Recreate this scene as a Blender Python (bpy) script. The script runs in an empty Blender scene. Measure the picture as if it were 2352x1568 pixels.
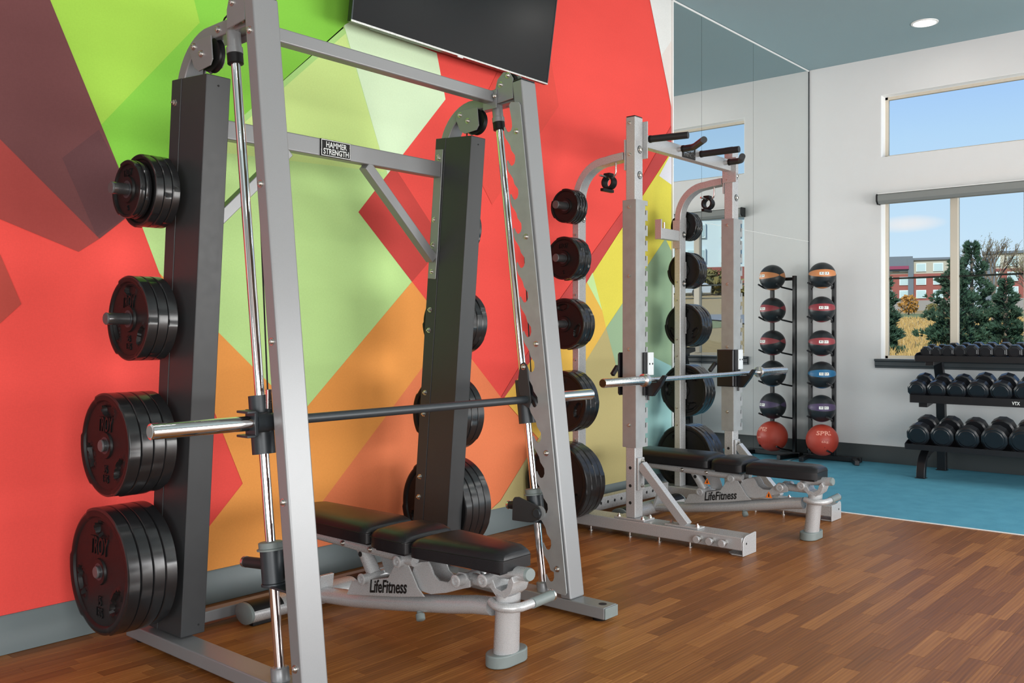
import bpy, bmesh, math, random
from mathutils import Vector, Matrix
random.seed(7)
R = math.radians
SC = bpy.context.scene
COL = SC.collection

# ------------------------------------------------------------------ camera
cam_d = bpy.data.cameras.new('camera'); cam = bpy.data.objects.new('camera', cam_d); COL.objects.link(cam)
cam.location = (0, 0, 1.2); cam.rotation_euler = (R(90), 0, R(-49.28))
cam_d.sensor_width = 36; cam_d.lens = 2126 / 2352 * 36; cam_d.shift_y = -21 / 2352
cam_d.clip_start = .05; cam_d.clip_end = 1500
SC.camera = cam
vs = SC.view_settings
vs.view_transform = 'Standard'; vs.look = 'None'; vs.gamma = 1; vs.use_curve_mapping = False
vs.exposure = -0.12

# ------------------------------------------------------------------ sky
def lin(h):
    out = []
    for i in (0, 2, 4):
        c = int(h[i:i + 2], 16) / 255
        out.append(c / 12.92 if c <= .04045 else ((c + .055) / 1.055) ** 2.4)
    return (*out, 1)
W = bpy.data.worlds.new('sky'); SC.world = W; W.use_nodes = True
nt = W.node_tree; N = nt.nodes; L = nt.links; N.clear()
def nd(t, **k):
    n = N.new(t)
    for a, b in k.items(): setattr(n, a, b)
    return n
def mth(op, a, b=None):
    n = nd('ShaderNodeMath', operation=op)
    for i, q in enumerate((a, b)):
        if q is None: continue
        if isinstance(q, (int, float)): n.inputs[i].default_value = q
        else: L.new(q, n.inputs[i])
    return n.outputs[0]
tc = nd('ShaderNodeTexCoord'); sp = nd('ShaderNodeSeparateXYZ'); L.new(tc.outputs['Generated'], sp.inputs[0])
rp = nd('ShaderNodeValToRGB'); L.new(sp.outputs['Z'], rp.inputs[0])
e = rp.color_ramp.elements
e[0].position = 0.0; e[0].color = lin('E4F1FC')
e[1].position = .55; e[1].color = lin('5C93E0')
for p, c in ((.10, 'CDE7FF'), (.19, 'BCDDFF'), (.27, 'A0C6FF')):
    x = e.new(p); x.color = lin(c)
# small drifting clouds low in the sky
nz = nd('ShaderNodeTexNoise'); nz.inputs['Scale'].default_value = 9; nz.inputs['Detail'].default_value = 5
mp = nd('ShaderNodeMapping'); mp.inputs['Scale'].default_value = (1, 1, 4.5); mp.inputs['Location'].default_value = (.35, .1, .2)
L.new(tc.outputs['Generated'], mp.inputs[0]); L.new(mp.outputs[0], nz.inputs[0])
az = mth('ARCTAN2', sp.outputs['Y'], sp.outputs['X'])
da = mth('DIVIDE', mth('SUBTRACT', az, .306), .034); de = mth('DIVIDE', mth('SUBTRACT', sp.outputs['Z'], .107), .0085)
rr = mth('ADD', mth('MULTIPLY', da, da), mth('MULTIPLY', de, de))
cl = mth('SUBTRACT', mth('ADD', mth('SUBTRACT', 1.0, rr), mth('MULTIPLY', nz.outputs[0], 1.1)), .45)
cm = nd('ShaderNodeMath', operation='MULTIPLY', use_clamp=True); L.new(cl, cm.inputs[0]); cm.inputs[1].default_value = .8
mx = nd('ShaderNodeMixRGB'); L.new(cm.outputs[0], mx.inputs[0]); L.new(rp.outputs[0], mx.inputs[1]); mx.inputs[2].default_value = lin('F3F1F6')
bg = nd('ShaderNodeBackground'); L.new(mx.outputs[0], bg.inputs[0]); bg.inputs[1].default_value = 1.1
wo = nd('ShaderNodeOutputWorld'); L.new(bg.outputs[0], wo.inputs[0])

# ------------------------------------------------------------------ sun and lamps
def light(name, typ, loc, rot, power, **k):
    d = bpy.data.lights.new(name, typ); d.energy = power
    for a, b in k.items(): setattr(d, a, b)
    o = bpy.data.objects.new(name, d); COL.objects.link(o); o.location = loc; o.rotation_euler = rot
    return o
sd = Vector((.8, .2, -.62))
sun = light('sun', 'SUN', (0, 0, 30), (0, 0, 0), 5.0, angle=R(.6), color=(1, .95, .86))
sun.rotation_euler = sd.to_track_quat('-Z', 'Y').to_euler()
# area lamps added as daylight from unseen windows in the back wall
light('fill_daylight', 'AREA', (5.8, -3.02, 1.15), (R(90), 0, 0), 340, shape='RECTANGLE', size=5.2, size_y=1.9, color=(1, .985, .96))
light('fill_daylight', 'AREA', (-1.0, -3.02, 1.15), (R(90), 0, 0), 270, shape='RECTANGLE', size=4.0, size_y=1.9, color=(1, .985, .96))  # second lamp, added to brighten the left side

light('fill_daylight', 'AREA', (-3.82, -.6, 1.15), (0, R(-90), 0), 150, shape='RECTANGLE', size=1.9, size_y=4.2, color=(1, .985, .96))  # lamp added at the unseen near wall to brighten faces turned to -X

# ------------------------------------------------------------------ mesh helpers
class MB:
    def __init__(s): s.v = []; s.f = []
    def add(s, vs, fs):
        b = len(s.v); s.v += [Vector(p) for p in vs]; s.f += [tuple(i + b for i in f) for f in fs]; return s
    def box(s, x0, x1, y0, y1, z0, z1):
        v = [(x, y, z) for z in (z0, z1) for y in (y0, y1) for x in (x0, x1)]
        return s.add(v, [(0, 2, 3, 1), (4, 5, 7, 6), (0, 1, 5, 4), (2, 6, 7, 3), (0, 4, 6, 2), (1, 3, 7, 5)])
    def hexa(s, v):   # bottom 4 then top 4, same winding
        return s.add(v, [(0, 3, 2, 1), (4, 5, 6, 7), (0, 1, 5, 4), (1, 2, 6, 5), (2, 3, 7, 6), (3, 0, 4, 7)])
    def beam(s, p, q, w, h, up=(0, 0, 1)):
        p, q = Vector(p), Vector(q); a = (q - p).normalized(); u = Vector(up)
        b = a.cross(u).normalized() * w / 2; c = b.cross(a).normalized() * h / 2
        return s.hexa([p - b - c, p + b - c, p + b + c, p - b + c, q - b - c, q + b - c, q + b + c, q - b + c])
    def ring(s, c, u, w, r, n): return [c + u * math.cos(2 * math.pi * i / n) * r + w * math.sin(2 * math.pi * i / n) * r for i in range(n)]
    def lathe(s, prof, p, axis, n=20):
        p = Vector(p); a = Vector(axis).normalized(); t = Vector((0, 0, 1)) if abs(a.z) < .9 else Vector((1, 0, 0))
        u = a.cross(t).normalized(); w = a.cross(u)
        vs = []; m = len(prof)
        for (d, r) in prof: vs += s.ring(p + a * d, u, w, max(r, 1e-5), n)
        fs = [(j * n + i, j * n + (i + 1) % n, (j + 1) * n + (i + 1) % n, (j + 1) * n + i) for j in range(m - 1) for i in range(n)]
        if prof[0][1] > 1e-4: fs.append(tuple(reversed(range(n))))
        if prof[-1][1] > 1e-4: fs.append(tuple((m - 1) * n + i for i in range(n)))
        return s.add(vs, fs)
    def cyl(s, p, q, r, r1=None, n=16):
        p, q = Vector(p), Vector(q); return s.lathe([(0, r), ((q - p).length, r if r1 is None else r1)], p, q - p, n)
    def pipe(s, p, q, ro, ri, n=20):
        p, q = Vector(p), Vector(q); l = (q - p).length
        return s.lathe([(0, ri), (0, ro), (l, ro), (l, ri), (0, ri)], p, q - p, n) if False else s._pipe(p, q, ro, ri, n)
    def _pipe(s, p, q, ro, ri, n):
        a = (q - p).normalized(); t = Vector((0, 0, 1)) if abs(a.z) < .9 else Vector((1, 0, 0)); u = a.cross(t).normalized(); w = a.cross(u)
        vs = s.ring(p, u, w, ri, n) + s.ring(p, u, w, ro, n) + s.ring(q, u, w, ro, n) + s.ring(q, u, w, ri, n)
        return s.add(vs, [(((j) % 4) * n + i, ((j) % 4) * n + (i + 1) % n, ((j + 1) % 4) * n + (i + 1) % n, ((j + 1) % 4) * n + i) for j in range(4) for i in range(n)])
    def tube(s, pts, r, n=10, flat=1.0, up=None):
        pts = [Vector(p) for p in pts]; k = len(pts); vs = []; prev = None
        for i, p in enumerate(pts):
            a = (pts[min(i + 1, k - 1)] - pts[max(i - 1, 0)]).normalized()
            if prev is None:
                t = Vector(up) if up else (Vector((0, 0, 1)) if abs(a.z) < .9 else Vector((1, 0, 0)))
                u = (t - a * t.dot(a)).normalized()
            else: u = (prev - a * prev.dot(a)).normalized()
            prev = u; w = a.cross(u); rr = r[i] if isinstance(r, (list, tuple)) else r
            vs += [p + u * math.cos(2 * math.pi * j / n) * rr * flat + w * math.sin(2 * math.pi * j / n) * rr for j in range(n)]
        fs = [(j * n + i, j * n + (i + 1) % n, (j + 1) * n + (i + 1) % n, (j + 1) * n + i) for j in range(k - 1) for i in range(n)]
        fs += [tuple(reversed(range(n))), tuple((k - 1) * n + i for i in range(n))]
        return s.add(vs, fs)
    def prism(s, poly, o, u, v, w):   # 2D outline in the u,v plane, thickness vector w
        o, u, v, w = map(Vector, (o, u, v, w)); n = len(poly)
        a = [o + u * x + v * y for x, y in poly]
        fs = [tuple(reversed(range(n))), tuple(range(n, 2 * n))] + [(i, (i + 1) % n, n + (i + 1) % n, n + i) for i in range(n)]
        return s.add(a + [p + w for p in a], fs)
    def sweep(s, pts, x0, x1, t):   # rectangular tube following a path in the YZ plane
        k = len(pts); vs = []
        for i, (y, z) in enumerate(pts):
            a = Vector(pts[max(i - 1, 0)]); b = Vector(pts[min(i + 1, k - 1)]); d = (b - a).normalized(); n = Vector((-d.y, d.x)) * t / 2
            vs += [(x0, y + n.x, z + n.y), (x1, y + n.x, z + n.y), (x1, y - n.x, z - n.y), (x0, y - n.x, z - n.y)]
        fs = [(j * 4 + i, j * 4 + (i + 1) % 4, j * 4 + 4 + (i + 1) % 4, j * 4 + 4 + i) for j in range(k - 1) for i in range(4)] + [(3, 2, 1, 0), tuple(4 * k - 4 + i for i in range(4))]
        return s.add(vs, fs)
    def sphere(s, c, r, n=24, m=14):
        return s.lathe([(-r * math.cos(math.pi * j / m), r * math.sin(math.pi * j / m)) for j in range(m + 1)], c, (0, 0, 1), n)

ORG = {}
def mesh(name, mb, org=(0, 0, 0), sharp=38):
    me = bpy.data.meshes.new(name); o = Vector(org)
    me.from_pydata([tuple(p - o) for p in mb.v], [], mb.f)
    bm = bmesh.new(); bm.from_mesh(me); bmesh.ops.recalc_face_normals(bm, faces=bm.faces); bm.to_mesh(me); bm.free()
    me.polygons.foreach_set('use_smooth', [True] * len(me.polygons)); me.set_sharp_from_angle(angle=R(sharp))
    return me
def link(name, me, m, parent=None, bevel=0, seg=2):
    o = bpy.data.objects.new(name, me); COL.objects.link(o)
    if m is not None and len(me.materials) == 0: me.materials.append(m)
    if parent is not None: o.parent = parent
    if bevel:
        b = o.modifiers.new('bevel', 'BEVEL'); b.width = bevel; b.segments = seg; b.limit_method = 'ANGLE'; b.angle_limit = R(40); b.harden_normals = True
    return o
def part(name, mb, m, parent=None, bevel=0, seg=2, label=None, sharp=38):
    org = ORG.get(parent.name, Vector((0, 0, 0))) if parent is not None else Vector((0, 0, 0))
    o = link(name, mesh(name, mb, org, sharp), m, parent, bevel, seg)
    ORG[o.name] = org.copy()
    if label: o['label'] = label
    return o
def thing(name, label, cat, loc=(0, 0, 0), group=None):
    o = bpy.data.objects.new(name, None); COL.objects.link(o); o.location = loc; o.empty_display_size = .1
    o['label'] = label; o['category'] = cat
    if group: o['group'] = group
    ORG[o.name] = Vector(loc); return o
def struct(name, mb, m, bevel=0, label=None):
    o = part(name, mb, m, None, bevel); o['kind'] = 'structure'
    if label: o['label'] = label
    return o
def dup(root, loc, label=None, group=None):
    r = root.copy(); COL.objects.link(r); r.location = loc
    if label: r['label'] = label
    if group: r['group'] = group
    for ch in list(root.children):
        c = ch.copy(); COL.objects.link(c); c.parent = r
        for g in list(ch.children):
            d = g.copy(); COL.objects.link(d); d.parent = c
    return r
def put(name, me, m, parent, loc, rot=(0, 0, 0)):   # shared mesh placed at a world position under a parent
    o = link(name, me, m, parent); org = ORG.get(parent.name, Vector((0, 0, 0))) if parent is not None else Vector((0, 0, 0))
    o.location = Vector(loc) - org; o.rotation_euler = rot; return o

# ------------------------------------------------------------------ materials
class G:
    def __init__(s, name):
        s.m = bpy.data.materials.new(name); s.m.use_nodes = True; s.n = s.m.node_tree.nodes; s.l = s.m.node_tree.links
        s.b = s.n['Principled BSDF']; s.o = s.n['Material Output']
    def N(s, t, **k):
        x = s.n.new(t)
        for a, b in k.items():
            if a in x.inputs.keys(): x.inputs[a].default_value = b
            else: setattr(x, a, b)
        return x
    def L(s, a, b): s.l.new(a, b)
    def math(s, op, a, b=None, clamp=False):
        x = s.n.new('ShaderNodeMath'); x.operation = op; x.use_clamp = clamp
        for i, q in enumerate((a, b)):
            if q is None: continue
            if isinstance(q, (int, float)): x.inputs[i].default_value = q
            else: s.l.new(q, x.inputs[i])
        return x.outputs[0]
    def mix(s, f, a, b):
        x = s.n.new('ShaderNodeMixRGB')
        for i, q in enumerate((f, a, b)):
            if isinstance(q, (int, float)): x.inputs[i].default_value = q
            elif isinstance(q, tuple): x.inputs[i].default_value = q
            else: s.l.new(q, x.inputs[i])
        return x.outputs[0]
    def noise(s, scale, detail=3, vec=None, stretch=None):
        n = s.N('ShaderNodeTexNoise'); n.inputs['Scale'].default_value = scale; n.inputs['Detail'].default_value = detail
        if vec is None: vec = s.N('ShaderNodeTexCoord').outputs['Object']
        if stretch:
            m = s.N('ShaderNodeMapping'); m.inputs['Scale'].default_value = stretch; s.L(vec, m.inputs[0]); vec = m.outputs[0]
        s.L(vec, n.inputs['Vector']); return n.outputs[0]
    def bump(s, h, strength=.2, dist=.002):
        b = s.N('ShaderNodeBump'); b.inputs['Strength'].default_value = strength; b.inputs['Distance'].default_value = dist
        s.L(h, b.inputs['Height']); s.L(b.outputs[0], s.b.inputs['Normal'])
def mat(name, col, rough=.5, metal=0, var=0, vscale=20, bump=0, bscale=200, bdist=.002, coat=0, spec=.5, stretch=None):
    g = G(name); c = lin(col) if isinstance(col, str) else (*col, 1)
    g.b.inputs['Base Color'].default_value = c; g.b.inputs['Roughness'].default_value = rough; g.b.inputs['Metallic'].default_value = metal
    g.b.inputs['Coat Weight'].default_value = coat; g.b.inputs['Specular IOR Level'].default_value = spec
    if var:
        n = g.noise(vscale, 4, stretch=stretch)
        g.L(g.mix(n, tuple(q * (1 - var) for q in c[:3]) + (1,), tuple(min(1, q * (1 + var)) for q in c[:3]) + (1,)), g.b.inputs['Base Color'])
        g.L(g.math('ADD', g.math('MULTIPLY', n, .12), rough - .06), g.b.inputs['Roughness'])
    if bump: g.bump(g.noise(bscale, 2), bump, bdist)
    return g.m
M = {}
M['silver'] = mat('silver_paint', (.225, .231, .238), .34, .28, .05, 300, .05, 900, .0006)
M['silver2'] = mat('brightened_silver_paint', (.43, .435, .44), .28, .25, .05, 300, .04, 900, .0006)  # silver lightened to make up for weaker light on rack and benches
M['galv'] = mat('zinc_plate', (.32, .335, .34), .40, .30, .16, 18, .04, 300, .0006)
M['chrome'] = mat('chrome', (.86, .86, .87), .05, 1)
M['satin'] = mat('satin_steel', (.72, .71, .69), .26, 1, .05, 60)
M['bolt'] = mat('bolt_steel', (.62, .60, .57), .3, 1)
M['char'] = mat('charcoal_paint', (.031, .033, .035), .42, 0, .08, 30, .06, 500, .0006, spec=.36)
M['gun'] = mat('gunmetal', (.03, .037, .043), .40, .2, .15, 40, .08, 260, .001)
M['rubber'] = mat('black_rubber', (.0075, .0075, .008), .44, 0, .2, 30, .10, 260, .0012, spec=.24)
M['rim'] = mat('worn_rubber_rim', (.012, .012, .013), .24, 0, .1, 40, .03, 160, .0006, spec=.6)
M['peg'] = mat('dark_steel_peg', (.20, .20, .205), .22, .85)
M['pegcap'] = mat('grey_peg_cap', (.075, .076, .08), .4)
M['urethane'] = mat('black_urethane', (.010, .011, .014), .30, 0, .15, 30)
M['blackm'] = mat('black_metal', (.008, .008, .010), .34, 0, .1, 40)
M['vinyl'] = mat('black_vinyl', (.010, .010, .0115), .33, 0, 0, 20, .30, 420, .0016, spec=.34)
M['plastic'] = mat('grey_plastic', (.16, .19, .185), .5, 0, .1, 40)
M['grip'] = mat('black_grip', (.012, .013, .015), .5, 0, 0, 20, .2, 500)
M['hole'] = mat('dark_hole', (.004, .004, .004), .8)
M['ink'] = mat('black_print', (.006, .006, .006), .5)
M['white'] = mat('white_print', 'EDEDE8', .5)
M['uhmw'] = mat('pale_plastic', 'C9CED0', .45)
M['walln'] = mat('unseen_wall_grey', (.36, .365, .37), .65)  # grey picked for unseen walls to tone down what the metal reflects
M['wallw'] = mat('white_wall_paint', (.70, .695, .69), .62, 0, .02, 6, .14, 55, .004)
M['ceil'] = mat('grey_blue_ceiling_paint', (.24, .335, .36), .7, 0, .03, 5, .1, 60, .003)
M['base'] = mat('grey_baseboard', (.135, .165, .17), .45)
M['based'] = mat('dark_grey_baseboard', (.035, .045, .048), .5)
M['trimw'] = mat('white_metal_trim', (.82, .82, .80), .3)
M['frame'] = mat('beige_window_frame', (.62, .56, .46), .45)
M['blind'] = mat('grey_blind', (.22, .23, .22), .5)
M['sill'] = mat('dark_sill', (.045, .055, .062), .4)
M['darkrail'] = mat('dark_rail', (.01, .016, .014), .4)
M['reveal'] = mat('white_reveal', (.90, .90, .89), .5)
# mirror and glass
g = G('mirror_glass'); g.b.inputs['Base Color'].default_value = (.80, .83, .82, 1); g.b.inputs['Metallic'].default_value = 1; g.b.inputs['Roughness'].default_value = 0.0; M['mirror'] = g.m
g = G('window_glass'); t = g.N('ShaderNodeBsdfTransparent'); t.inputs[0].default_value = (.95, .975, .965, 1); gl = g.N('ShaderNodeBsdfGlossy'); gl.inputs['Roughness'].default_value = 0
fr = g.N('ShaderNodeFresnel'); fr.inputs[0].default_value = 1.12; ms = g.N('ShaderNodeMixShader'); g.L(fr.outputs[0], ms.inputs[0]); g.L(t.outputs[0], ms.inputs[1]); g.L(gl.outputs[0], ms.inputs[2]); g.L(ms.outputs[0], g.o.inputs[0]); M['glass'] = g.m
g = G('screen_glass'); g.b.inputs['Base Color'].default_value = (.004, .004, .005, 1); g.b.inputs['Roughness'].default_value = .22; g.b.inputs['Specular IOR Level'].default_value = .35; M['screen'] = g.m
# lamp
g = G('lamp_glow'); em = g.N('ShaderNodeEmission'); em.inputs[0].default_value = (1, .96, .88, 1); em.inputs[1].default_value = 9; g.L(em.outputs[0], g.o.inputs[0]); M['lamp'] = g.m
# carpet
g = G('blue_carpet'); n1 = g.noise(7, 4); n2 = g.noise(420, 2); tint = g.mix(g.math('ADD', g.math('MULTIPLY', n1, .45), g.math('MULTIPLY', n2, .55), True), (.045, .19, .285, 1), (.15, .44, .57, 1))
g.L(tint, g.b.inputs['Base Color']); g.b.inputs['Roughness'].default_value = .95; g.b.inputs['Specular IOR Level'].default_value = .1; g.bump(n2, .6, .004); M['carpet'] = g.m
# wood floor: colour from a random number per board, grain along X
g = G('walnut_boards'); geo = g.N('ShaderNodeNewGeometry'); oi = g.N('ShaderNodeObjectInfo')
rnd = g.math('FRACT', g.math('ADD', geo.outputs['Random Per Island'], oi.outputs['Random']))
cx = g.N('ShaderNodeCombineXYZ'); g.L(g.math('MULTIPLY', rnd, 37.0), cx.inputs[0]); g.L(g.math('MULTIPLY', rnd, 91.0), cx.inputs[1]); g.L(g.math('MULTIPLY', rnd, 53.0), cx.inputs[2])
va = g.N('ShaderNodeVectorMath', operation='ADD'); g.L(geo.outputs['Position'], va.inputs[0]); g.L(cx.outputs[0], va.inputs[1])
gr = g.noise(1.0, 6, va.outputs[0], (2.2, 70, 70)); gf = g.noise(1.0, 3, va.outputs[0], (9, 330, 330)); gw = g.noise(1.0, 2, va.outputs[0], (1.3, 9, 9))
wv = g.N('ShaderNodeTexWave'); wv.bands_direction = 'Y'; wv.inputs['Scale'].default_value = 9; wv.inputs['Distortion'].default_value = 5; wv.inputs['Detail'].default_value = 2; wv.inputs['Detail Scale'].default_value = .5
mpw = g.N('ShaderNodeMapping'); mpw.inputs['Scale'].default_value = (.45, 2.4, 1); g.L(va.outputs[0], mpw.inputs[0]); g.L(mpw.outputs[0], wv.inputs[0])
cr = g.N('ShaderNodeValToRGB'); el = cr.color_ramp.elements; el[0].position = 0; el[0].color = (.075, .026, .008, 1); el[1].position = 1; el[1].color = (.56, .245, .068, 1)
q = el.new(.45); q.color = (.235, .085, .022, 1)
tone = g.math('ADD', g.math('MULTIPLY', rnd, .30), g.math('ADD', g.math('MULTIPLY', gr, .50), g.math('ADD', g.math('MULTIPLY', gf, .18), g.math('MULTIPLY', wv.outputs[0], .12))))
g.L(g.math('SUBTRACT', tone, .06), cr.inputs[0]); g.L(cr.outputs[0], g.b.inputs['Base Color'])
g.L(g.math('ADD', g.math('MULTIPLY', gf, .14), .30), g.b.inputs['Roughness']); g.bump(g.math('ADD', gf, g.noise(420, 2, geo.outputs['Position'])), .10, .0006); g.b.inputs['Specular IOR Level'].default_value = .16; M['wood'] = g.m
M['subfloor'] = mat('dark_subfloor', (.02, .009, .004), .7)
# outdoors
g = G('dry_grass'); n = g.noise(.35, 5); n2 = g.noise(3.5, 4, stretch=(1, 1, 1)); g.L(g.mix(g.math('ADD', g.math('MULTIPLY', n, .5), g.math('MULTIPLY', n2, .5)), (.22, .145, .05, 1), (.46, .31, .12, 1)), g.b.inputs['Base Color']); g.b.inputs['Roughness'].default_value = .95; M['field'] = g.m
M['strip'] = mat('green_grass', (.17, .19, .06), .95, 0, .35, 2)
M['blade'] = mat('tan_grass', (.42, .28, .10), .9, 0, .3, 3)
M['pine'] = mat('pine_needles', (.030, .075, .042), .8, 0, .5, 1.2)
M['bark'] = mat('bark', (.16, .13, .10), .9, 0, .3, 8)
M['leaf'] = mat('autumn_leaves', (.42, .20, .035), .8, 0, .4, 3)
M['leafb'] = mat('olive_leaves', (.20, .17, .06), .8, 0, .4, 3)
M['road'] = mat('asphalt', (.20, .20, .20), .9)
M['cream'] = mat('cream_cladding', (.40, .385, .32), .8)
M['brick'] = mat('red_brick_cladding', (.27, .085, .07), .85)
M['slate'] = mat('slate_cladding', (.13, .16, .19), .8)
M['stone'] = mat('grey_stone_cladding', (.26, .25, .24), .85)
M['winf'] = mat('pale_window', (.62, .74, .76), .3)
M['wing'] = mat('window_curtain', (.42, .56, .58), .2)
M['sign'] = mat('red_sign', (.22, .03, .08), .5)
M['palebl'] = mat('pale_cladding', (.55, .66, .70), .7)
M['carp'] = mat('silver_car_paint', (.6, .62, .64), .25, .4)
M['cang'] = mat('car_glass', (.03, .04, .05), .1)
M['tyre'] = mat('tyre', (.012, .012, .012), .8)

# ------------------------------------------------------------------ lettering (made from Blender's own font)
def text_mesh(body, wid=None, hei=None, depth=.002, shear=0.0, bold=0.0):
    cu = bpy.data.curves.new('text', 'FONT'); cu.body = body; cu.size = 1; cu.extrude = .5; cu.shear = shear; cu.offset = bold; cu.resolution_u = 3
    cu.align_x = 'CENTER'; cu.space_line = .86
    o = bpy.data.objects.new('text', cu); COL.objects.link(o)
    me = bpy.data.meshes.new_from_object(o.evaluated_get(bpy.context.evaluated_depsgraph_get()))
    bpy.data.objects.remove(o); bpy.data.curves.remove(cu)
    me.materials.clear()
    vs = [v.co.copy() for v in me.vertices]
    x0, x1 = min(v.x for v in vs), max(v.x for v in vs); y0, y1 = min(v.y for v in vs), max(v.y for v in vs)
    sx = wid / (x1 - x0) if wid else None; sy = hei / (y1 - y0) if hei else sx
    if sx is None: sx = sy
    for v in me.vertices: v.co = Vector(((v.co.x - (x0 + x1) / 2) * sx, (v.co.y - (y0 + y1) / 2) * sy, (v.co.z + .5) * depth))
    return me
TXT = {
 'brand': text_mesh('TROY', .62, .30, .004, .18, .012), 'b45': text_mesh('45\nLBS', .20, .34, .004, 0, .01), 'b35': text_mesh('35\nLBS', .20, .34, .004, 0, .01),
 'b25': text_mesh('25\nLBS', .20, .34, .004, 0, .01), 'b5': text_mesh('5', .10, .18, .004),
 'hs': text_mesh('HAMMER\nSTRENGTH', .136, .054, .0015, 0, .022), 'lf': text_mesh('LifeFitness', .225, .052, .0012, .36, .018),
 'vtx': text_mesh('VTX', .055, .026, .001, .0, .02)}
def lettering(name, me, m, parent, at, xd, yd):
    me = me.copy(); xd, yd = Vector(xd), Vector(yd); nn = xd.normalized().cross(yd.normalized()); org = ORG.get(parent.name, Vector((0, 0, 0))); at = Vector(at)
    for v in me.vertices: v.co = at - org + xd * v.co.x + yd * v.co.y + nn * v.co.z
    return link(name, me, m, parent)

# ================================================================== ROOM SHELL
XW, YM, ZC, X0, Y0 = 8.685, 3.685, 3.737, -4.0, -3.2
fl = struct('floor', MB().box(X0, XW, Y0, YM, -.08, -.008), M['subfloor'])
part('carpet', MB().box(6.130, XW, Y0, YM, -.008, .001), M['carpet'], fl, label='short blue carpet beyond the boards')
struct('trim_1', MB().box(6.114, 6.130, Y0, YM, -.008, .004), M['trimw'], .002, 'white metal edging strip between boards and carpet')
# boards: strips 62 mm wide running along X
PW, GAP = .062, .0005
def board_mesh(mb, x0, x1, y0, y1, dz=0.0):
    b = .0006; z0, z1 = -.0075 + dz, 0.0 + dz
    v = [(x0, y0, z0), (x1, y0, z0), (x1, y1, z0), (x0, y1, z0), (x0, y0, z1 - b), (x1, y0, z1 - b), (x1, y1, z1 - b), (x0, y1, z1 - b),
         (x0 + b, y0 + b, z1), (x1 - b, y0 + b, z1), (x1 - b, y1 - b, z1), (x0 + b, y1 - b, z1)]
    f = [(0, 1, 5, 4), (1, 2, 6, 5), (2, 3, 7, 6), (3, 0, 4, 7), (4, 5, 9, 8), (5, 6, 10, 9), (6, 7, 11, 10), (7, 4, 8, 11), (8, 9, 10, 11)]
    mb.add(v, f)
fwd = Vector((math.cos(R(40.72)), math.sin(R(40.72)), 0)); rgt = Vector((math.sin(R(40.72)), -math.cos(R(40.72)), 0))
boards = []; y = Y0; row = 0; rb = random.Random(3)
while y + PW <= YM + .001:
    x = X0 - rb.random() * .45
    while x < 6.113:
        ln = rb.choice((.30, .36, .42, .42, .48)); a, b = max(x, X0), min(x + ln, 6.113)
        if b - a > .02:
            c = Vector(((a + b) / 2, y + PW / 2, -1.2)); zc = c.dot(fwd); score = 0
            if zc > .8:
                u = 1176 + 2126 * c.dot(rgt) / zc; v = 763 + 2126 * 1.2 / zc
                if -20 < u < 2372 and v < 1590: score = (b - a) / zc ** 3
            boards.append((score, a, b, y))
        x += ln
    y += PW; row += 1
boards.sort(key=lambda t: -t[0])
bme = {}
rest = MB()
for i, (sc, a, b, y) in enumerate(boards):
    if i < 300:
        k = round(b - a, 3)
        if k not in bme:
            mb = MB(); board_mesh(mb, GAP / 2, k - GAP / 2, GAP / 2, PW - GAP / 2); bme[k] = mesh('floor_board', mb)
        link('floor_board', bme[k], M['wood'], fl).location = (a, y, 0)
    else: board_mesh(rest, a + GAP / 2, b - GAP / 2, y + GAP / 2, y + PW - GAP / 2)
o = part('floor_board_remainder', rest, M['wood'], fl); o['kind'] = 'stuff'

struct('ceiling', MB().box(X0, XW + .3, Y0, YM + .2, ZC, ZC + .1), M['ceil'])
wl = struct('wall_left', MB().box(X0, XW + .3, YM, YM + .15, -.05, ZC), M['walln'], label='wall carrying the printed mural and the mirror')
nw = MB()
for a, b, c, d in ((Y0, -2.75, -.05, ZC), (1.55, YM, -.05, ZC), (-2.75, 1.55, -.05, .15), (-2.75, 1.55, 2.2, ZC)): nw.box(X0 - .15, X0, a, b, c, d)  # unseen opening added for the near-wall fill lamp
struct('wall_near', nw, M['walln'])
# back wall with unseen openings for the added daylight lamps (behind the camera)
bk = MB()
for a, b, c, d in ((X0, -3.4, -.05, ZC), (.2, 1.6, -.05, ZC), (8.2, XW, -.05, ZC), (-3.4, .2, -.05, .15), (-3.4, .2, 2.25, ZC), (1.6, 8.2, -.05, .15), (1.6, 8.2, 2.25, ZC)): bk.box(a, b, Y0 - .15, Y0, c, d)
struct('wall_back', bk, M['wallw'])
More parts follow.
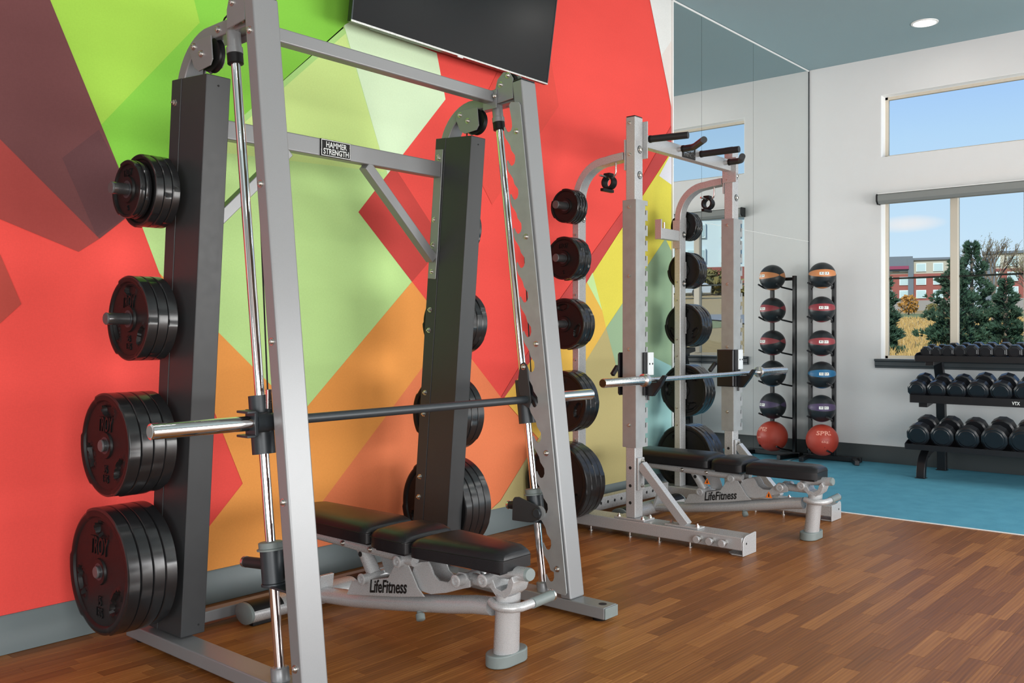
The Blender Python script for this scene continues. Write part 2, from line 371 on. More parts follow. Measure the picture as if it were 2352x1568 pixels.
# window wall: two openings one above the other
YA, YB = 2.99, -.60                      # openings run from YA (left) to YB
ww = MB(); XO = XW + .16
for a, b, c, d in ((YA, YM, -.05, ZC), (Y0, YB, -.05, ZC), (YB, YA, -.05, .955), (YB, YA, 2.455, 2.81), (YB, YA, 3.385, ZC)): ww.box(XW, XO, a, b, c, d)
struct('wall_right', ww, M['wallw'])
def window(name, z0, z1, posts, rail=None):
    w = part(name, MB().box(XO - .05, XO - .01, YA - .03, YA - .001, z0, z1).box(XO - .05, XO - .01, YB + .001, YB + .03, z0, z1).box(XO - .05, XO - .01, YB, YA, z1 - .03, z1).box(XO - .05, XO - .01, YB, YA, z0, z0 + .03), M['frame'], None, .003)
    w['kind'] = 'structure'; w['label'] = 'upper window, one wide pane of sky' if not posts else 'lower window with beige posts looking onto trees'
    part('reveal', MB().box(XW + .002, XO - .05, YA - .004, YA - .0005, z0, z1).box(XW + .002, XO - .05, YB, YA, z1 - .004, z1 - .0005).box(XW + .002, XO - .05, YB, YA, z0 + .0005, z0 + .003), M['reveal'], w)
    edges = [YA - .03] + [p for q in posts for p in (q + .033, q - .033)] + [YB + .03]
    for q in posts: part('post', MB().box(XO - .065, XO - .005, q - .033, q + .033, z0 + .03, z1 - .03), M['frame'], w, .004)
    for i in range(0, len(edges), 2):
        part('pane', MB().box(XO - .034, XO - .030, edges[i + 1], edges[i], z0 + .03, z1 - .03), M['glass'], w)
        if rail: part('rail', MB().box(XO - .022, XO - .010, edges[i + 1], edges[i], rail - .008, rail + .008), M['darkrail'], w, label='thin dark rail across the pane')
    return w
window('window_1', 2.81, 3.385, [])
window('window_2', .955, 2.455, [2.385, 1.80, 1.20, .60, 0.0], 1.70)
sl = MB().prism([(0, .005), (-.045, .005), (-.05, -.002), (-.05, -.012), (-.032, -.020), (-.032, -.055), (-.024, -.062), (-.024, -.078), (0, -.078)], (XW, YB - .05, .951), (1, 0, 0), (0, 0, 1), (0, YA + .045 - YB + .05, 0))
sl.box(XW, XO - .05, YB, YA, .951, .957)
struct('trim_2', sl, M['sill'], .002, 'dark moulded sill under the lower window')
bl = thing('roller_blind', 'rolled-up grey roller blind in its case across top of lower window', 'blind', (XW, 1.2, 2.42))
part('case', MB().prism([(-.004, .04), (-.085, .04), (-.095, .03), (-.095, -.02), (-.07, -.045), (-.004, -.045)], (XW, YB, 2.42), (1, 0, 0), (0, 0, 1), (0, YA - YB, 0)), M['blind'], bl, .004)
part('top_cover', MB().box(XW - .094, XW - .002, YB, YA, 2.4605, 2.468), M['trimw'], bl, .002)
part('end_cap', MB().prism([(-.004, .045), (-.088, .045), (-.10, .03), (-.10, -.022), (-.07, -.05), (-.004, -.05)], (XW, YA + .0005, 2.42), (1, 0, 0), (0, 0, 1), (0, .012, 0)), M['blackm'], bl, .003)
# baseboards
struct('baseboard_left', MB().prism([(0, 0), (-.012, 0), (-.012, .138), (-.006, .146), (0, .146)], (X0, YM, .001), (0, 1, 0), (0, 0, 1), (6.128 - X0, 0, 0)), M['base'], .0015)
struct('baseboard_right', MB().prism([(0, 0), (-.012, 0), (-.012, .150), (-.006, .158), (0, .158)], (XW, Y0, .001), (1, 0, 0), (0, 0, 1), (0, YM - .03 - Y0, 0)), M['based'], .0015)

# ------------------------------------------------------------------ printed mural on wall_left
MURAL = [
('97C446',[(1.017,3.668),(1.890,1.707),(3.041,2.790),(3.836,3.531),(3.626,3.727)]),
('7CBD3F',[(1.744,2.034),(2.182,2.557),(2.155,2.649),(1.924,3.458),(3.626,3.727),(3.836,3.531),(3.041,2.790),(1.890,1.707)]),
('B6D98D',[(1.890,1.707),(3.041,2.790),(3.636,2.756),(3.705,2.511),(3.075,1.815),(3.448,1.474),(2.716,0.803),(1.994,1.450)]),
('C3DB88',[(3.027,2.771),(2.404,2.190),(2.206,2.001),(3.249,2.042),(3.216,2.163),(2.977,2.738)]),
('A3CE7C',[(3.041,2.790),(1.890,1.707),(1.902,1.686),(3.027,2.740)]),
('CEE5C0',[(2.982,2.746),(3.041,2.790),(3.636,2.756),(3.705,2.511),(3.273,2.034),(3.216,2.163)]),
('F6A14F',[(1.994,1.450),(2.716,0.803),(3.448,1.474),(4.176,0.810),(4.537,0.527),(4.168,0.188),(3.765,0.000),(1.924,0.007),(2.033,0.148),(2.233,0.348),(2.397,0.511)]),
('F08456',[(3.736,1.207),(4.176,0.810),(4.537,0.527),(4.168,0.188),(3.765,0.000),(2.496,0.000),(2.838,0.358)]),
('CC4640',[(3.075,1.815),(3.448,1.474),(3.695,1.697),(3.319,2.081)]),
('E64F45',[(4.296,2.992),(4.647,2.992),(4.743,2.667),(4.097,1.959),(3.836,2.282)]),
('A84540',[(1.365,1.916),(1.737,1.576),(1.654,1.518),(1.365,1.620),(0.953,1.778),(0.953,2.292)]),
('6F4243',[(1.017,3.668),(1.890,1.707),(1.737,1.576),(1.365,1.916),(0.953,2.263),(0.832,3.559)]),
('623D40',[(1.734,2.013),(1.590,1.879),(1.727,1.584),(1.890,1.707),(1.802,1.897)]),
('B8493F',[(1.365,1.488),(1.439,1.307),(1.365,1.234),(1.082,0.992),(1.082,1.750)]),
('DCDDDA',[(5.835,3.650),(6.136,2.929),(6.207,2.942),(6.207,3.735),(5.706,3.735)]),
('DAD2CC',[(5.999,3.279),(6.207,3.423),(6.207,2.915),(6.149,2.904)]),
('CB4A48',[(6.181,2.594),(5.063,1.549),(4.256,0.806),(4.176,0.810),(4.743,1.406),(5.525,2.099),(6.181,2.777)]),
('D9CE50',[(6.181,2.580),(5.063,1.549),(4.236,0.785),(4.537,0.527),(5.272,1.230),(6.048,1.907),(6.181,1.810)]),
('DBDAE2',[(6.181,2.570),(5.962,2.369),(6.181,2.324)]),
('DFB24E',[(5.048,1.537),(5.225,1.350),(5.272,1.230),(4.537,0.527),(4.195,0.798)]),
('BFE09A',[(5.113,1.605),(5.048,1.537),(5.225,1.350)]),
('B3A672',[(5.272,1.230),(5.410,0.931),(5.536,0.589),(5.883,0.000),(3.765,0.000),(4.168,0.188)]),
('93AE8C',[(6.048,1.907),(5.272,1.230),(5.410,0.931),(5.536,0.589),(5.823,0.000),(6.181,0.000),(6.181,1.817)]),
('9CC8C4',[(5.592,1.084),(5.823,1.033),(6.181,0.943),(6.181,0.000),(5.835,0.000),(5.753,0.573)]),
]
def print_mat(h):
    g = G('mural_' + h); c = lin(h); k = .86 if c[0] > 2.2 * c[1] else 1.0
    n1 = g.noise(1.1, 4, g.N('ShaderNodeNewGeometry').outputs['Position'], (1, 1, 2.6)); n2 = g.noise(240, 2, g.N('ShaderNodeNewGeometry').outputs['Position'], (1, 1, .35)); n3 = g.noise(240, 2, g.N('ShaderNodeNewGeometry').outputs['Position'], (.35, 1, 1))
    wv = g.math('ADD', g.math('MULTIPLY', n1, .5), g.math('MULTIPLY', g.math('ADD', n2, n3), .25))
    g.L(g.mix(wv, tuple(q * k * .78 for q in c[:3]) + (1,), tuple(min(.95, q * k * 1.22 + .008) for q in c[:3]) + (1,)), g.b.inputs['Base Color'])
    g.b.inputs['Roughness'].default_value = .75; g.b.inputs['Specular IOR Level'].default_value = .2; return g.m
mu = MB(); ym = YM - .0008
mu.add([(.70, ym, .0), (6.135, ym, 0), (6.135, ym, ZC), (.70, ym, ZC)], [(0, 1, 2, 3)])
mats = [print_mat('F25149')]; idx = [0]
for i, (h, poly) in enumerate(MURAL):
    yy = ym - .00022 * (i + 1)
    mu.add([(min(x, 6.14), yy, z) for x, z in poly], [tuple(range(len(poly)))]); mats.append(print_mat(h)); idx.append(i + 1)
me = bpy.data.meshes.new('mural_print'); me.from_pydata([tuple(p) for p in mu.v], [], mu.f)
for m in mats: me.materials.append(m)
me.polygons.foreach_set('material_index', idx)
o = link('mural_print', me, None, wl); o['label'] = 'printed mural of overlapping red, green and orange facets'

# ------------------------------------------------------------------ wall mirror
mi = thing('wall_mirror', 'tall frameless mirror in panels between mural and window wall', 'mirror', (7.4, YM, 1.9))
for a, b in ((6.150, 6.581), (6.584, 7.489), (7.492, 8.668)):
    for c, d in ((.012, 2.0765), (2.0795, 3.722)):
        part('panel', MB().box(a, b, YM - .014, YM - .006, c, d), M['mirror'], mi)
part('backing', MB().box(6.146, 8.672, YM - .006, YM - .002, .01, 3.726), M['hole'], mi)
part('edge_channel', MB().box(6.136, 6.150, YM - .018, YM - .002, .01, 3.728), M['trimw'], mi, .001)
part('edge_channel', MB().box(8.668, 8.680, YM - .018, YM - .002, .01, 3.728), M['gun'], mi, .001)
part('top_channel', MB().box(6.150, 8.668, YM - .018, YM - .002, 3.722, 3.734), M['trimw'], mi, .001)
part('joint_strip', MB().box(6.150, 8.668, YM - .0155, YM - .006, 2.0768, 2.0792), M['trimw'], mi)

# ------------------------------------------------------------------ ceiling lights
def ceiling_light(x, y, label):
    t = thing('ceiling_light', label, 'ceiling light', (x, y, ZC), 'recessed ceiling lights')
    part('trim_ring', MB().lathe([(0, .085), (0, .105), (.006, .103), (.008, .088), (0.0005, .085)], (x, y, ZC - .0005), (0, 0, -1), 32), M['trimw'], t)
    part('diffuser', MB().lathe([(0, 0.0001), (.002, .05), (.001, .086)], (x, y, ZC - .0045), (0, 0, 1), 32), M['lamp'], t, label='glowing diffuser')
    light('downlight', 'AREA', (x, y, ZC - .012), (0, 0, 0), (3.0 if x > 7 else 1.2) if y > 2 else 12 if x > 5 else 8, shape='DISK', size=.16, color=(1, .955, .89))
ceiling_light(7.955, 2.385, 'round white recessed ceiling light above the carpet, lit')
WD = {7.955: 'first', 5.45: 'second', 2.95: 'third', .45: 'fourth', -2.05: 'fifth'}
for x in (5.45, 2.95, .45, -2.05): ceiling_light(x, 2.385, 'recessed light over the lifting machines, %s from the window wall, out of frame' % WD[x])
for x in (7.955, 5.45, 2.95, .45, -2.05):
    for y in (.0, -2.0): ceiling_light(x, y, 'recessed light, %s from window wall, %s row behind the camera, out of frame' % (WD[x], 'first' if y == 0 else 'second'))

# ================================================================== OUTDOORS
def gz(x, y):   # height of the ground outside, rising away from the building
    r = math.hypot(x, y); pts = ((0, .0), (9, .05), (22, .62), (30, .70), (60, 1.5), (100, 2.7), (220, 5.9), (420, 11.5))
    for (a, p), (b, q) in zip(pts, pts[1:]):
        if r <= b: h = p + (q - p) * (r - a) / (b - a); break
    else: h = 11.5
    k = min(1, max(0, (-math.degrees(math.atan2(y, x)) - 2) / 14)); k = k * k * (3 - 2 * k)
    return h * (1 + 1.35 * k) - (.1 if r < 12 else 0)
gm = MB(); rs = [8.9 / math.cos(0), 12, 16, 22, 30, 42, 60, 80, 105, 140, 180, 230, 300, 400]; an = [i * 2.5 - 75 for i in range(55)]
vs = []
for r in rs:
    for a in an:
        x, y = r * math.cos(R(a)), r * math.sin(R(a))
        if r < 9: x, y = 8.87, 8.87 * math.tan(R(max(-60, min(50, a))))
        x = max(x, 8.87); vs.append((x, y, gz(x, y)))
n = len(an); gm.add(vs, [(j * n + i, j * n + i + 1, (j + 1) * n + i + 1, (j + 1) * n + i) for j in range(len(rs) - 1) for i in range(n - 1)])
o = part('ground', gm, M['field'], None, sharp=180); o['kind'] = 'structure'; o['label'] = 'dry tan field rising behind the windows'
def patch(name, r0, r1, a0, a1, m, label):
    mb = MB(); k = 24; vs = []
    for r in (r0, (r0 + r1) / 2, r1):
        for i in range(k + 1):
            a = R(a0 + (a1 - a0) * i / k); x, y = r * math.cos(a), r * math.sin(a); vs.append((x, y, gz(x, y) + .05))
    mb.add(vs, [(j * (k + 1) + i, j * (k + 1) + i + 1, (j + 1) * (k + 1) + i + 1, (j + 1) * (k + 1) + i) for j in range(2) for i in range(k)])
    o = part(name, mb, m, None, sharp=180); o['kind'] = 'structure'; o['label'] = label
patch('lawn', 92, 135, 6, 26, M['strip'], 'green strip of grass across the dry field')
patch('lawn', 16, 26, -45, -12, M['strip'], 'green verge seen in the mirror')
patch('road', 27, 33, -45, -12, M['road'], 'grey drive seen in the mirror')
gb = MB(); rg = random.Random(11)
for i in range(14000):
    a = R(rg.uniform(4, 24)); r = 19 + 75 * rg.random() ** 1.6; x, y = r * math.cos(a), r * math.sin(a); h = rg.uniform(.10, .30); d = rg.uniform(0, 6.3); w = .012 + r * .0004
    gb.add([(x - w * math.sin(a), y + w * math.cos(a), gz(x, y) - .02), (x + w * math.sin(a), y - w * math.cos(a), gz(x, y) - .02), (x + .12 * math.cos(d), y + .12 * math.sin(d), gz(x, y) + h)], [(0, 1, 2)])
o = part('tall_grass', gb, M['blade'], None); o['kind'] = 'stuff'; o['label'] = 'dry tan grass standing in the field beyond the window'

def pine(x, y, h, rad, label, seed):
    rn = random.Random(seed); z = gz(x, y); t = thing('pine_tree', label, 'tree', (x, y, z), 'pines beyond the lower window')
    part('trunk', MB().tube([(x, y, z - .1), (x + .03, y, z + h * .5), (x, y, z + h * .93)], [.09, .06, .015], 7), M['bark'], t)
    mb = MB()
    for i in range(int(1500 * h / 3)):
        f = rn.random() ** 1.25; hh = .03 + .95 * f; env = rad * (1 - hh) ** .62 * (.72 + .28 * math.sin(hh * 31 + seed)) + .03
        a = rn.uniform(0, 6.283); rr = env * (.35 + .65 * rn.random() ** .5) * (1 + .16 * math.sin(3 * a + seed)); c = Vector((x + rr * math.cos(a), y + rr * math.sin(a), z + h * hh))
        out = Vector((math.cos(a), math.sin(a), .75 + rn.random() * .9)).normalized(); ln = rn.uniform(.10, .22) * (1 - .35 * hh)
        u = out.cross(Vector((0, 0, 1))).normalized(); w = out.cross(u)
        for q in range(7):
            b = q * .898 + rn.random(); dv = (out + (u * math.cos(b) + w * math.sin(b)) * .75).normalized(); s = u.cross(dv).normalized() * ln * .16
            mb.add([c - s, c + s, c + dv * ln], [(0, 1, 2)])
    part('crown', mb, M['pine'], t, sharp=180)
pine(22.8, 7.82, 2.15, .52, 'pine cut off by the left edge of the lower window', 1)
pine(27.2, 7.35, 2.5, 1.05, 'bushy pine left of the middle window post', 2)
pine(29.0, 7.40, 3.15, 1.0, 'tallest dark pine just right of the middle window post', 3)
pine(27.2, 6.1, 1.95, .60, 'shorter pine leaning against the right flank of the tallest pine', 4)
def bare(x, y, h, label, seed, leaves=True):
    rn = random.Random(seed); z = gz(x, y); t = thing('bare_tree', label, 'tree', (x, y, z)); mb = MB(); lf = MB()
    def grow(p, d, ln, r, k):
        q = p + d * ln * .5 + Vector((rn.uniform(-1, 1), rn.uniform(-1, 1), 0)) * ln * .05; e2 = p + d * ln
        mb.tube([p, q, e2], [r, r * .85, r * .65], 5)
        if k == 0:
            for _ in range(2):
                c = e2 + Vector((rn.uniform(-.2, .2), rn.uniform(-.2, .2), rn.uniform(-.2, .1))); s = rn.uniform(.04, .09); lf.add([c, c + Vector((s, s * .5, .02)), c + Vector((0, s, -s))], [(0, 1, 2)])
            return
        for _ in range(3 if k > 1 else 2):
            v = Vector((rn.uniform(-1, 1), rn.uniform(-1, 1), rn.uniform(-.1, .7))); grow(p + d * ln * rn.uniform(.55, 1), (d + v * .62).normalized(), ln * rn.uniform(.6, .8), r * .6, k - 1)
    grow(Vector((x, y, z)), Vector((0, .02, 1)), h * .34, .12 * h / 6, 5)
    part('branches', mb, M['bark'], t); part('leaves', lf, M['leafb'], t)
bare(43.5, 10.2, 5.3, 'tall bare tree with a few leaves rising behind the tallest pine', 5)
bare(44.5, 8.6, 3.9, 'smaller bare tree at the right edge of the lower window', 9)
def bush(x, y, r, h, m, label, seed, n=500):
    rn = random.Random(seed); z = gz(x, y); t = thing('bush', label, 'bush', (x, y, z)); mb = MB()
    for i in range(n):
        a = rn.uniform(0, 6.283); f = rn.random(); rr = r * math.sqrt(max(.02, 1 - (2 * f - .8) ** 2 / 1.5)) * rn.random() ** .4; c = Vector((x + rr * math.cos(a), y + rr * math.sin(a), z + h * (.15 + .85 * f)))
        s = r * .22; d = [Vector((rn.uniform(-1, 1), rn.uniform(-1, 1), rn.uniform(-1, 1))) * s for _ in range(3)]; mb.add([c + d[0], c + d[1], c + d[2]], [(0, 1, 2)])
    part('foliage', mb, m, t, sharp=180); part('stem', MB().tube([(x, y, z - .1), (x, y, z + h * .5)], [.09 * r, .05 * r], 6), M['bark'], t)
bush(114, 36.0, 1.15, 2.3, M['leaf'], 'round orange autumn bush on the field before the left building', 4)
bush(116, 33.9, .8, 1.3, M['leafb'], 'low olive bush beside the orange one', 6)
bush(58, -20, 2.0, 1.3, M['leafb'], 'olive shrub seen only in the mirror, nearer the car', 7)
bush(60, -26, 2.4, 1.5, M['leafb'], 'wider shrub on the bank seen in the mirror', 8)
bush(54, -15.5, 1.8, 1.4, M['leaf'], 'rust shrub on the bank outside, right of the window view', 12)

# hotel-like blocks far away: boxes of cladding with real window frames and panes
def block(name, label, ang, dist, width, floors, fh, top, spec, tower=None, sign=None, cap=None):
    c = Vector((dist * math.cos(R(ang)), dist * math.sin(R(ang)), 0)); z0 = gz(c.x, c.y) - .5; d = Vector((math.sin(R(ang)), -math.cos(R(ang)), 0)); f = Vector((-math.cos(R(ang)), -math.sin(R(ang)), 0))
    t = thing(name, label, 'building', (c.x, c.y, z0)); zz = z0
    H = [fh * .95, fh, fh, fh, fh][:floors]
    for i in range(floors):
        m = spec[i]; mb = MB(); a = c - d * width / 2; mb.hexa([a, a + d * width, a + d * width - f * 14, a - f * 14] and [Vector((p.x, p.y, zz)) for p in (a, a + d * width, a + d * width - f * 14, a - f * 14)] + [Vector((p.x, p.y, zz + H[i])) for p in (a, a + d * width, a + d * width - f * 14, a - f * 14)])
        part('storey', mb, m, t)
        k = int(width // 3.3)
        for j in range(k):
            if i == 0: continue
            p = a + d * (1.9 + j * (width - 3.8) / max(1, k - 1)) + f * .06
            wv = [(-1.0, .45), (1.0, .45), (1.0, fh - .65), (-1.0, fh - .65)]
            o = part('window', MB().prism(wv, Vector((p.x, p.y, zz)), d, (0, 0, 1), f * .14), M['winf'], t)
            part('pane', MB().prism([(-.84, .62), (.84, .62), (.84, fh - .83), (-.84, fh - .83)], Vector((p.x, p.y, zz)) + f * .14, d, (0, 0, 1), f * .05), M['wing'], o)
        zz += H[i]
    mb = MB(); a = c - d * (width / 2 + .4) + f * .4; q = [a, a + d * (width + .8), a + d * (width + .8) - f * 15, a - f * 15]; mb.hexa([Vector((p.x, p.y, zz)) for p in q] + [Vector((p.x, p.y, zz + .5)) for p in q]); part('roof_edge', mb, M['slate'], t)
    if tower:
        for off, w, hh in tower:
            a = c + d * off + f * .9; q = [a - d * w / 2, a + d * w / 2, a + d * w / 2 - f * 8, a - d * w / 2 - f * 8]; mb = MB().hexa([Vector((p.x, p.y, z0)) for p in q] + [Vector((p.x, p.y, zz + hh)) for p in q]); part('tower', mb, M['slate'], t)
    if cap:
        off, w, hh = cap; a = c + d * off + f * .7; q = [a - d * w / 2, a + d * w / 2, a + d * w / 2 - f * 8, a - d * w / 2 - f * 8]; mb = MB().hexa([Vector((p.x, p.y, zz + .9 - hh)) for p in q] + [Vector((p.x, p.y, zz + .9)) for p in q]); part('slate_corner', mb, M['slate'], t)
    if sign:
        p = c + d * sign + f * 1.0; o = part('sign', MB().prism([(-2.2, 0), (1.8, 0), (1.8, .7), (-2.2, .7)], Vector((p.x, p.y, zz - 1.9)), d, (0, 0, 1), f * .2), M['sign'], t, label='small dark red roof sign')
    return t
MS = [M['stone'], M['brick'], M['brick'], M['cream'], M['cream']]
block('building', 'four-storey red brick and cream building with slate corner and sign, left window half', 17.75, 220, 24, 4, 2.9, 0, MS, [(1.3, 1.1, .2)], -.9, (-.9, 5.2, 3.2))
block('building', 'four-storey red brick and cream building behind the trees, right window half', 11.0, 214, 20, 4, 3.05, 0, MS, [(-9.3, 2.6, -.6)])
b3 = block('building', 'long pale block with a red base band, seen only in the mirror', -23.5, 95, 46, 3, 2.6, 0, [M['brick'], M['palebl'], M['palebl']])
def car(x, y, ang, label):
    z = gz(x, y) + .02; t = thing('car', label, 'car', (x, y, z)); d = Vector((math.cos(R(ang)), math.sin(R(ang)), 0)); s = Vector((-d.y, d.x, 0)); o = Vector((x, y, z)) - s * .85
    part('body', MB().prism([(-2.2, .3), (2.2, .3), (2.25, .75), (1.9, .95), (1.1, 1.0), (.5, 1.5), (-1.3, 1.52), (-2.1, 1.0), (-2.25, .7)], o, d, (0, 0, 1), s * 1.7), M['carp'], t, .05)
    part('window_band', MB().prism([(-1.8, 1.03), (.98, 1.03), (.47, 1.44), (-1.25, 1.46)], o - s * .02, d, (0, 0, 1), s * 1.74), M['cang'], t)
    for a in (-1.35, 1.35):
        for b in (.05, 1.65): part('wheel', MB().lathe([(0, .18), (0, .32), (.2, .32), (.2, .18)], o + d * a + s * (b - .1) + Vector((0, 0, .32)), s, 16), M['tyre'], t)
car(52, -23.5, 62, 'silver car parked on the bank outside, seen in the mirror')

# ================================================================== WEIGHT PLATES
def plate_mesh(rad, th, grips, name):
    """rubber plate lying across X: centre at the origin, faces at x = -th/2 and th/2; raised rim, recessed web, grip pockets, stepped rim sectors"""
    nt = 96; gs = [R(8), R(128), R(248)]
    rr = [.0245, .0255, .046, .049] + ([.16 * rad + .03] if 0 else [])
    a, b = .052, rad * .84
    k = 16 if grips else 7
    rr += [a + (b - a) * i / k for i in range(k + 1)] + [rad * .865, rad * .90, rad * .96, rad * .985, rad]
    def step(t):
        d = min(abs((t - q + math.pi) % (2 * math.pi) - math.pi) for q in gs); return 1 if d < R(33) else 0
    def dep(r, t, sg):
        h = 0.0
        if r <= .0246: h = .0015
        elif r < .0475: h = -.0
        elif r < rad * .85: h = .007
        elif r < rad * .88: h = .002
        elif r > rad * .99: h = .004
        elif r > rad * .975: h = .0012
        if r >= rad * .85: h -= .0026 * step(t) if sg < 0 else -.0022 * step(t)
        if grips:
            for q in gs:
                y, z = r * math.sin(t - q), r * math.cos(t - q) - rad * .66
                e2 = (y / (rad * .235)) ** 2 + (z / (rad * .115)) ** 2
                if e2 < 1.0: h = max(h, min(th * .42, .007 + (1.0 - e2) * th * 1.6))
                elif e2 < 1.5 and r < rad * .86: h = .0035
        return h
    mb = MB(); vs = []; n = len(rr)
    for sg in (-1, 1):
        for r in rr:
            for i in range(nt):
                t = 2 * math.pi * i / nt; re = r - (.0045 if (r > rad * .93 and not step(t)) else 0)
                vs.append((sg * (th / 2 - dep(r, t, sg)), -re * math.sin(t), re * math.cos(t)))
    fs = []
    for s in range(2):
        o = s * n * nt
        for j in range(n - 1):
            for i in range(nt):
                q = (o + j * nt + i, o + j * nt + (i + 1) % nt, o + (j + 1) * nt + (i + 1) % nt, o + (j + 1) * nt + i); fs.append(q if s else q[::-1])
    for j in (0, n - 1):
        for i in range(nt): fs.append((j * nt + i, j * nt + (i + 1) % nt, (n + j) * nt + (i + 1) % nt, (n + j) * nt + i))
    mb.add(vs, fs); me = mesh(name, mb, sharp=32); me.materials.append(M['rubber']); me.materials.append(M['rim'])
    for p in me.polygons:
        if math.hypot(p.center.y, p.center.z) > rad * .935: p.material_index = 1
    return me
PL = {45: plate_mesh(.232, .046, True, 'plate'), 35: plate_mesh(.189, .045, True, 'plate'), 25: plate_mesh(.157, .038, True, 'plate'), 10: plate_mesh(.133, .031, False, 'plate'), 5: plate_mesh(.106, .022, False, 'plate')}
PT = {45: .046, 35: .045, 25: .038, 10: .031, 5: .022}; PR = {45: .232, 35: .189, 25: .157, 10: .133, 5: .106}
SIZE = {45: 'largest', 35: 'large', 25: 'medium', 10: 'small', 5: 'tiny'}
ORDW = ('innermost', 'second', 'third', 'fourth', 'fifth')
rp2 = random.Random(21)
def stack(kinds, x, y, z, sgn, where, group, text=False, pitch=None):
    """plates on one peg from the upright outwards; sgn is the outward direction along X"""
    n = len(kinds)
    for i, k in enumerate(kinds):
        t = PT[k] if pitch is None else pitch
        cx = x + sgn * t / 2; x += sgn * (t + .0006)
        word = 'outermost' if i == n - 1 else ORDW[i]
        th_ = thing('weight_plate', '%s %s black plate %s' % (word, SIZE[k], where), 'weight plate', (cx, y, z), group)
        ang = rp2.uniform(-.5, .5) if not (text and i == n - 1) else rp2.uniform(-.05, .05)
        o = put('disc', PL[k], None, th_, (cx, y, z), (ang, 0, 0)); ORG[o.name] = ORG[th_.name].copy()
        put('hub', HUB[k], M['gun'], th_, (cx, y, z))
        if text and i == n - 1:
            r = PR[k]; xf = cx + sgn * (PT[k] / 2 - .0066); fx = (0, -sgn * -1, 0) if sgn > 0 else (0, -1, 0)
            if k >= 25:
                lettering('raised_lettering', TXT['brand'], M['rubber'], th_, (xf, y, z + r * .40), (0, fx[1] * r * .95, 0), (0, 0, r * .95))
                lettering('raised_lettering', TXT['b%d' % k], M['rubber'], th_, (xf, y, z - r * .55), (0, fx[1] * r, 0), (0, 0, r))
            else:
                lettering('raised_lettering', TXT['brand'], M['rubber'], th_, (xf, y, z + r * .58), (0, fx[1] * r * .9, 0), (0, 0, r * .8))
                lettering('raised_lettering', TXT['b5'], M['rubber'], th_, (xf, y, z - r * .62), (0, fx[1] * r, 0), (0, 0, r))
HUB = {}
for k in PL:
    t = PT[k] / 2; mb = MB()
    mb.lathe([(-t + .0005, .0242), (-t - .0006, .0246), (-t - .0006, .031), (-t + .002, .033)], (0, 0, 0), (1, 0, 0), 28); mb.lathe([(t - .002, .033), (t + .0002, .031), (t + .0002, .0246), (t - .0012, .0242)], (0, 0, 0), (1, 0, 0), 28)
    HUB[k] = mesh('hub', mb)

# bolts shared by the machines: round cap head with hex recess pointing along -X
bm_ = MB().lathe([(0, .013), (.0025, .013), (.0025, .0095), (.008, .0085), (.010, .006), (.0101, .0045), (.006, .004), (.006, 0)], (0, 0, 0), (-1, 0, 0), 14)
BOLT = mesh('bolt', bm_); BOLT.materials.append(M['bolt'])
bm_ = MB().lathe([(0, .016), (.0025, .016), (.0025, .012), (.010, .012), (.012, .010), (.012, .006), (.018, .006), (.02, .004), (.02, 0)], (0, 0, 0), (-1, 0, 0), 6)
NUT = mesh('bolt', bm_); NUT.materials.append(M['bolt'])
ROTX = {'-x': (0, 0, 0), '+x': (0, 0, R(180)), '-y': (0, 0, R(90)), '+y': (0, 0, R(-90)), '+z': (0, R(90), 0), '-z': (0, R(-90), 0)}
def bolt(parent, loc, d='-x', me=None, s=1.0):
    o = put('bolt', me or BOLT, None, parent, loc, ROTX[d]); o.scale = (s, s, s); return o

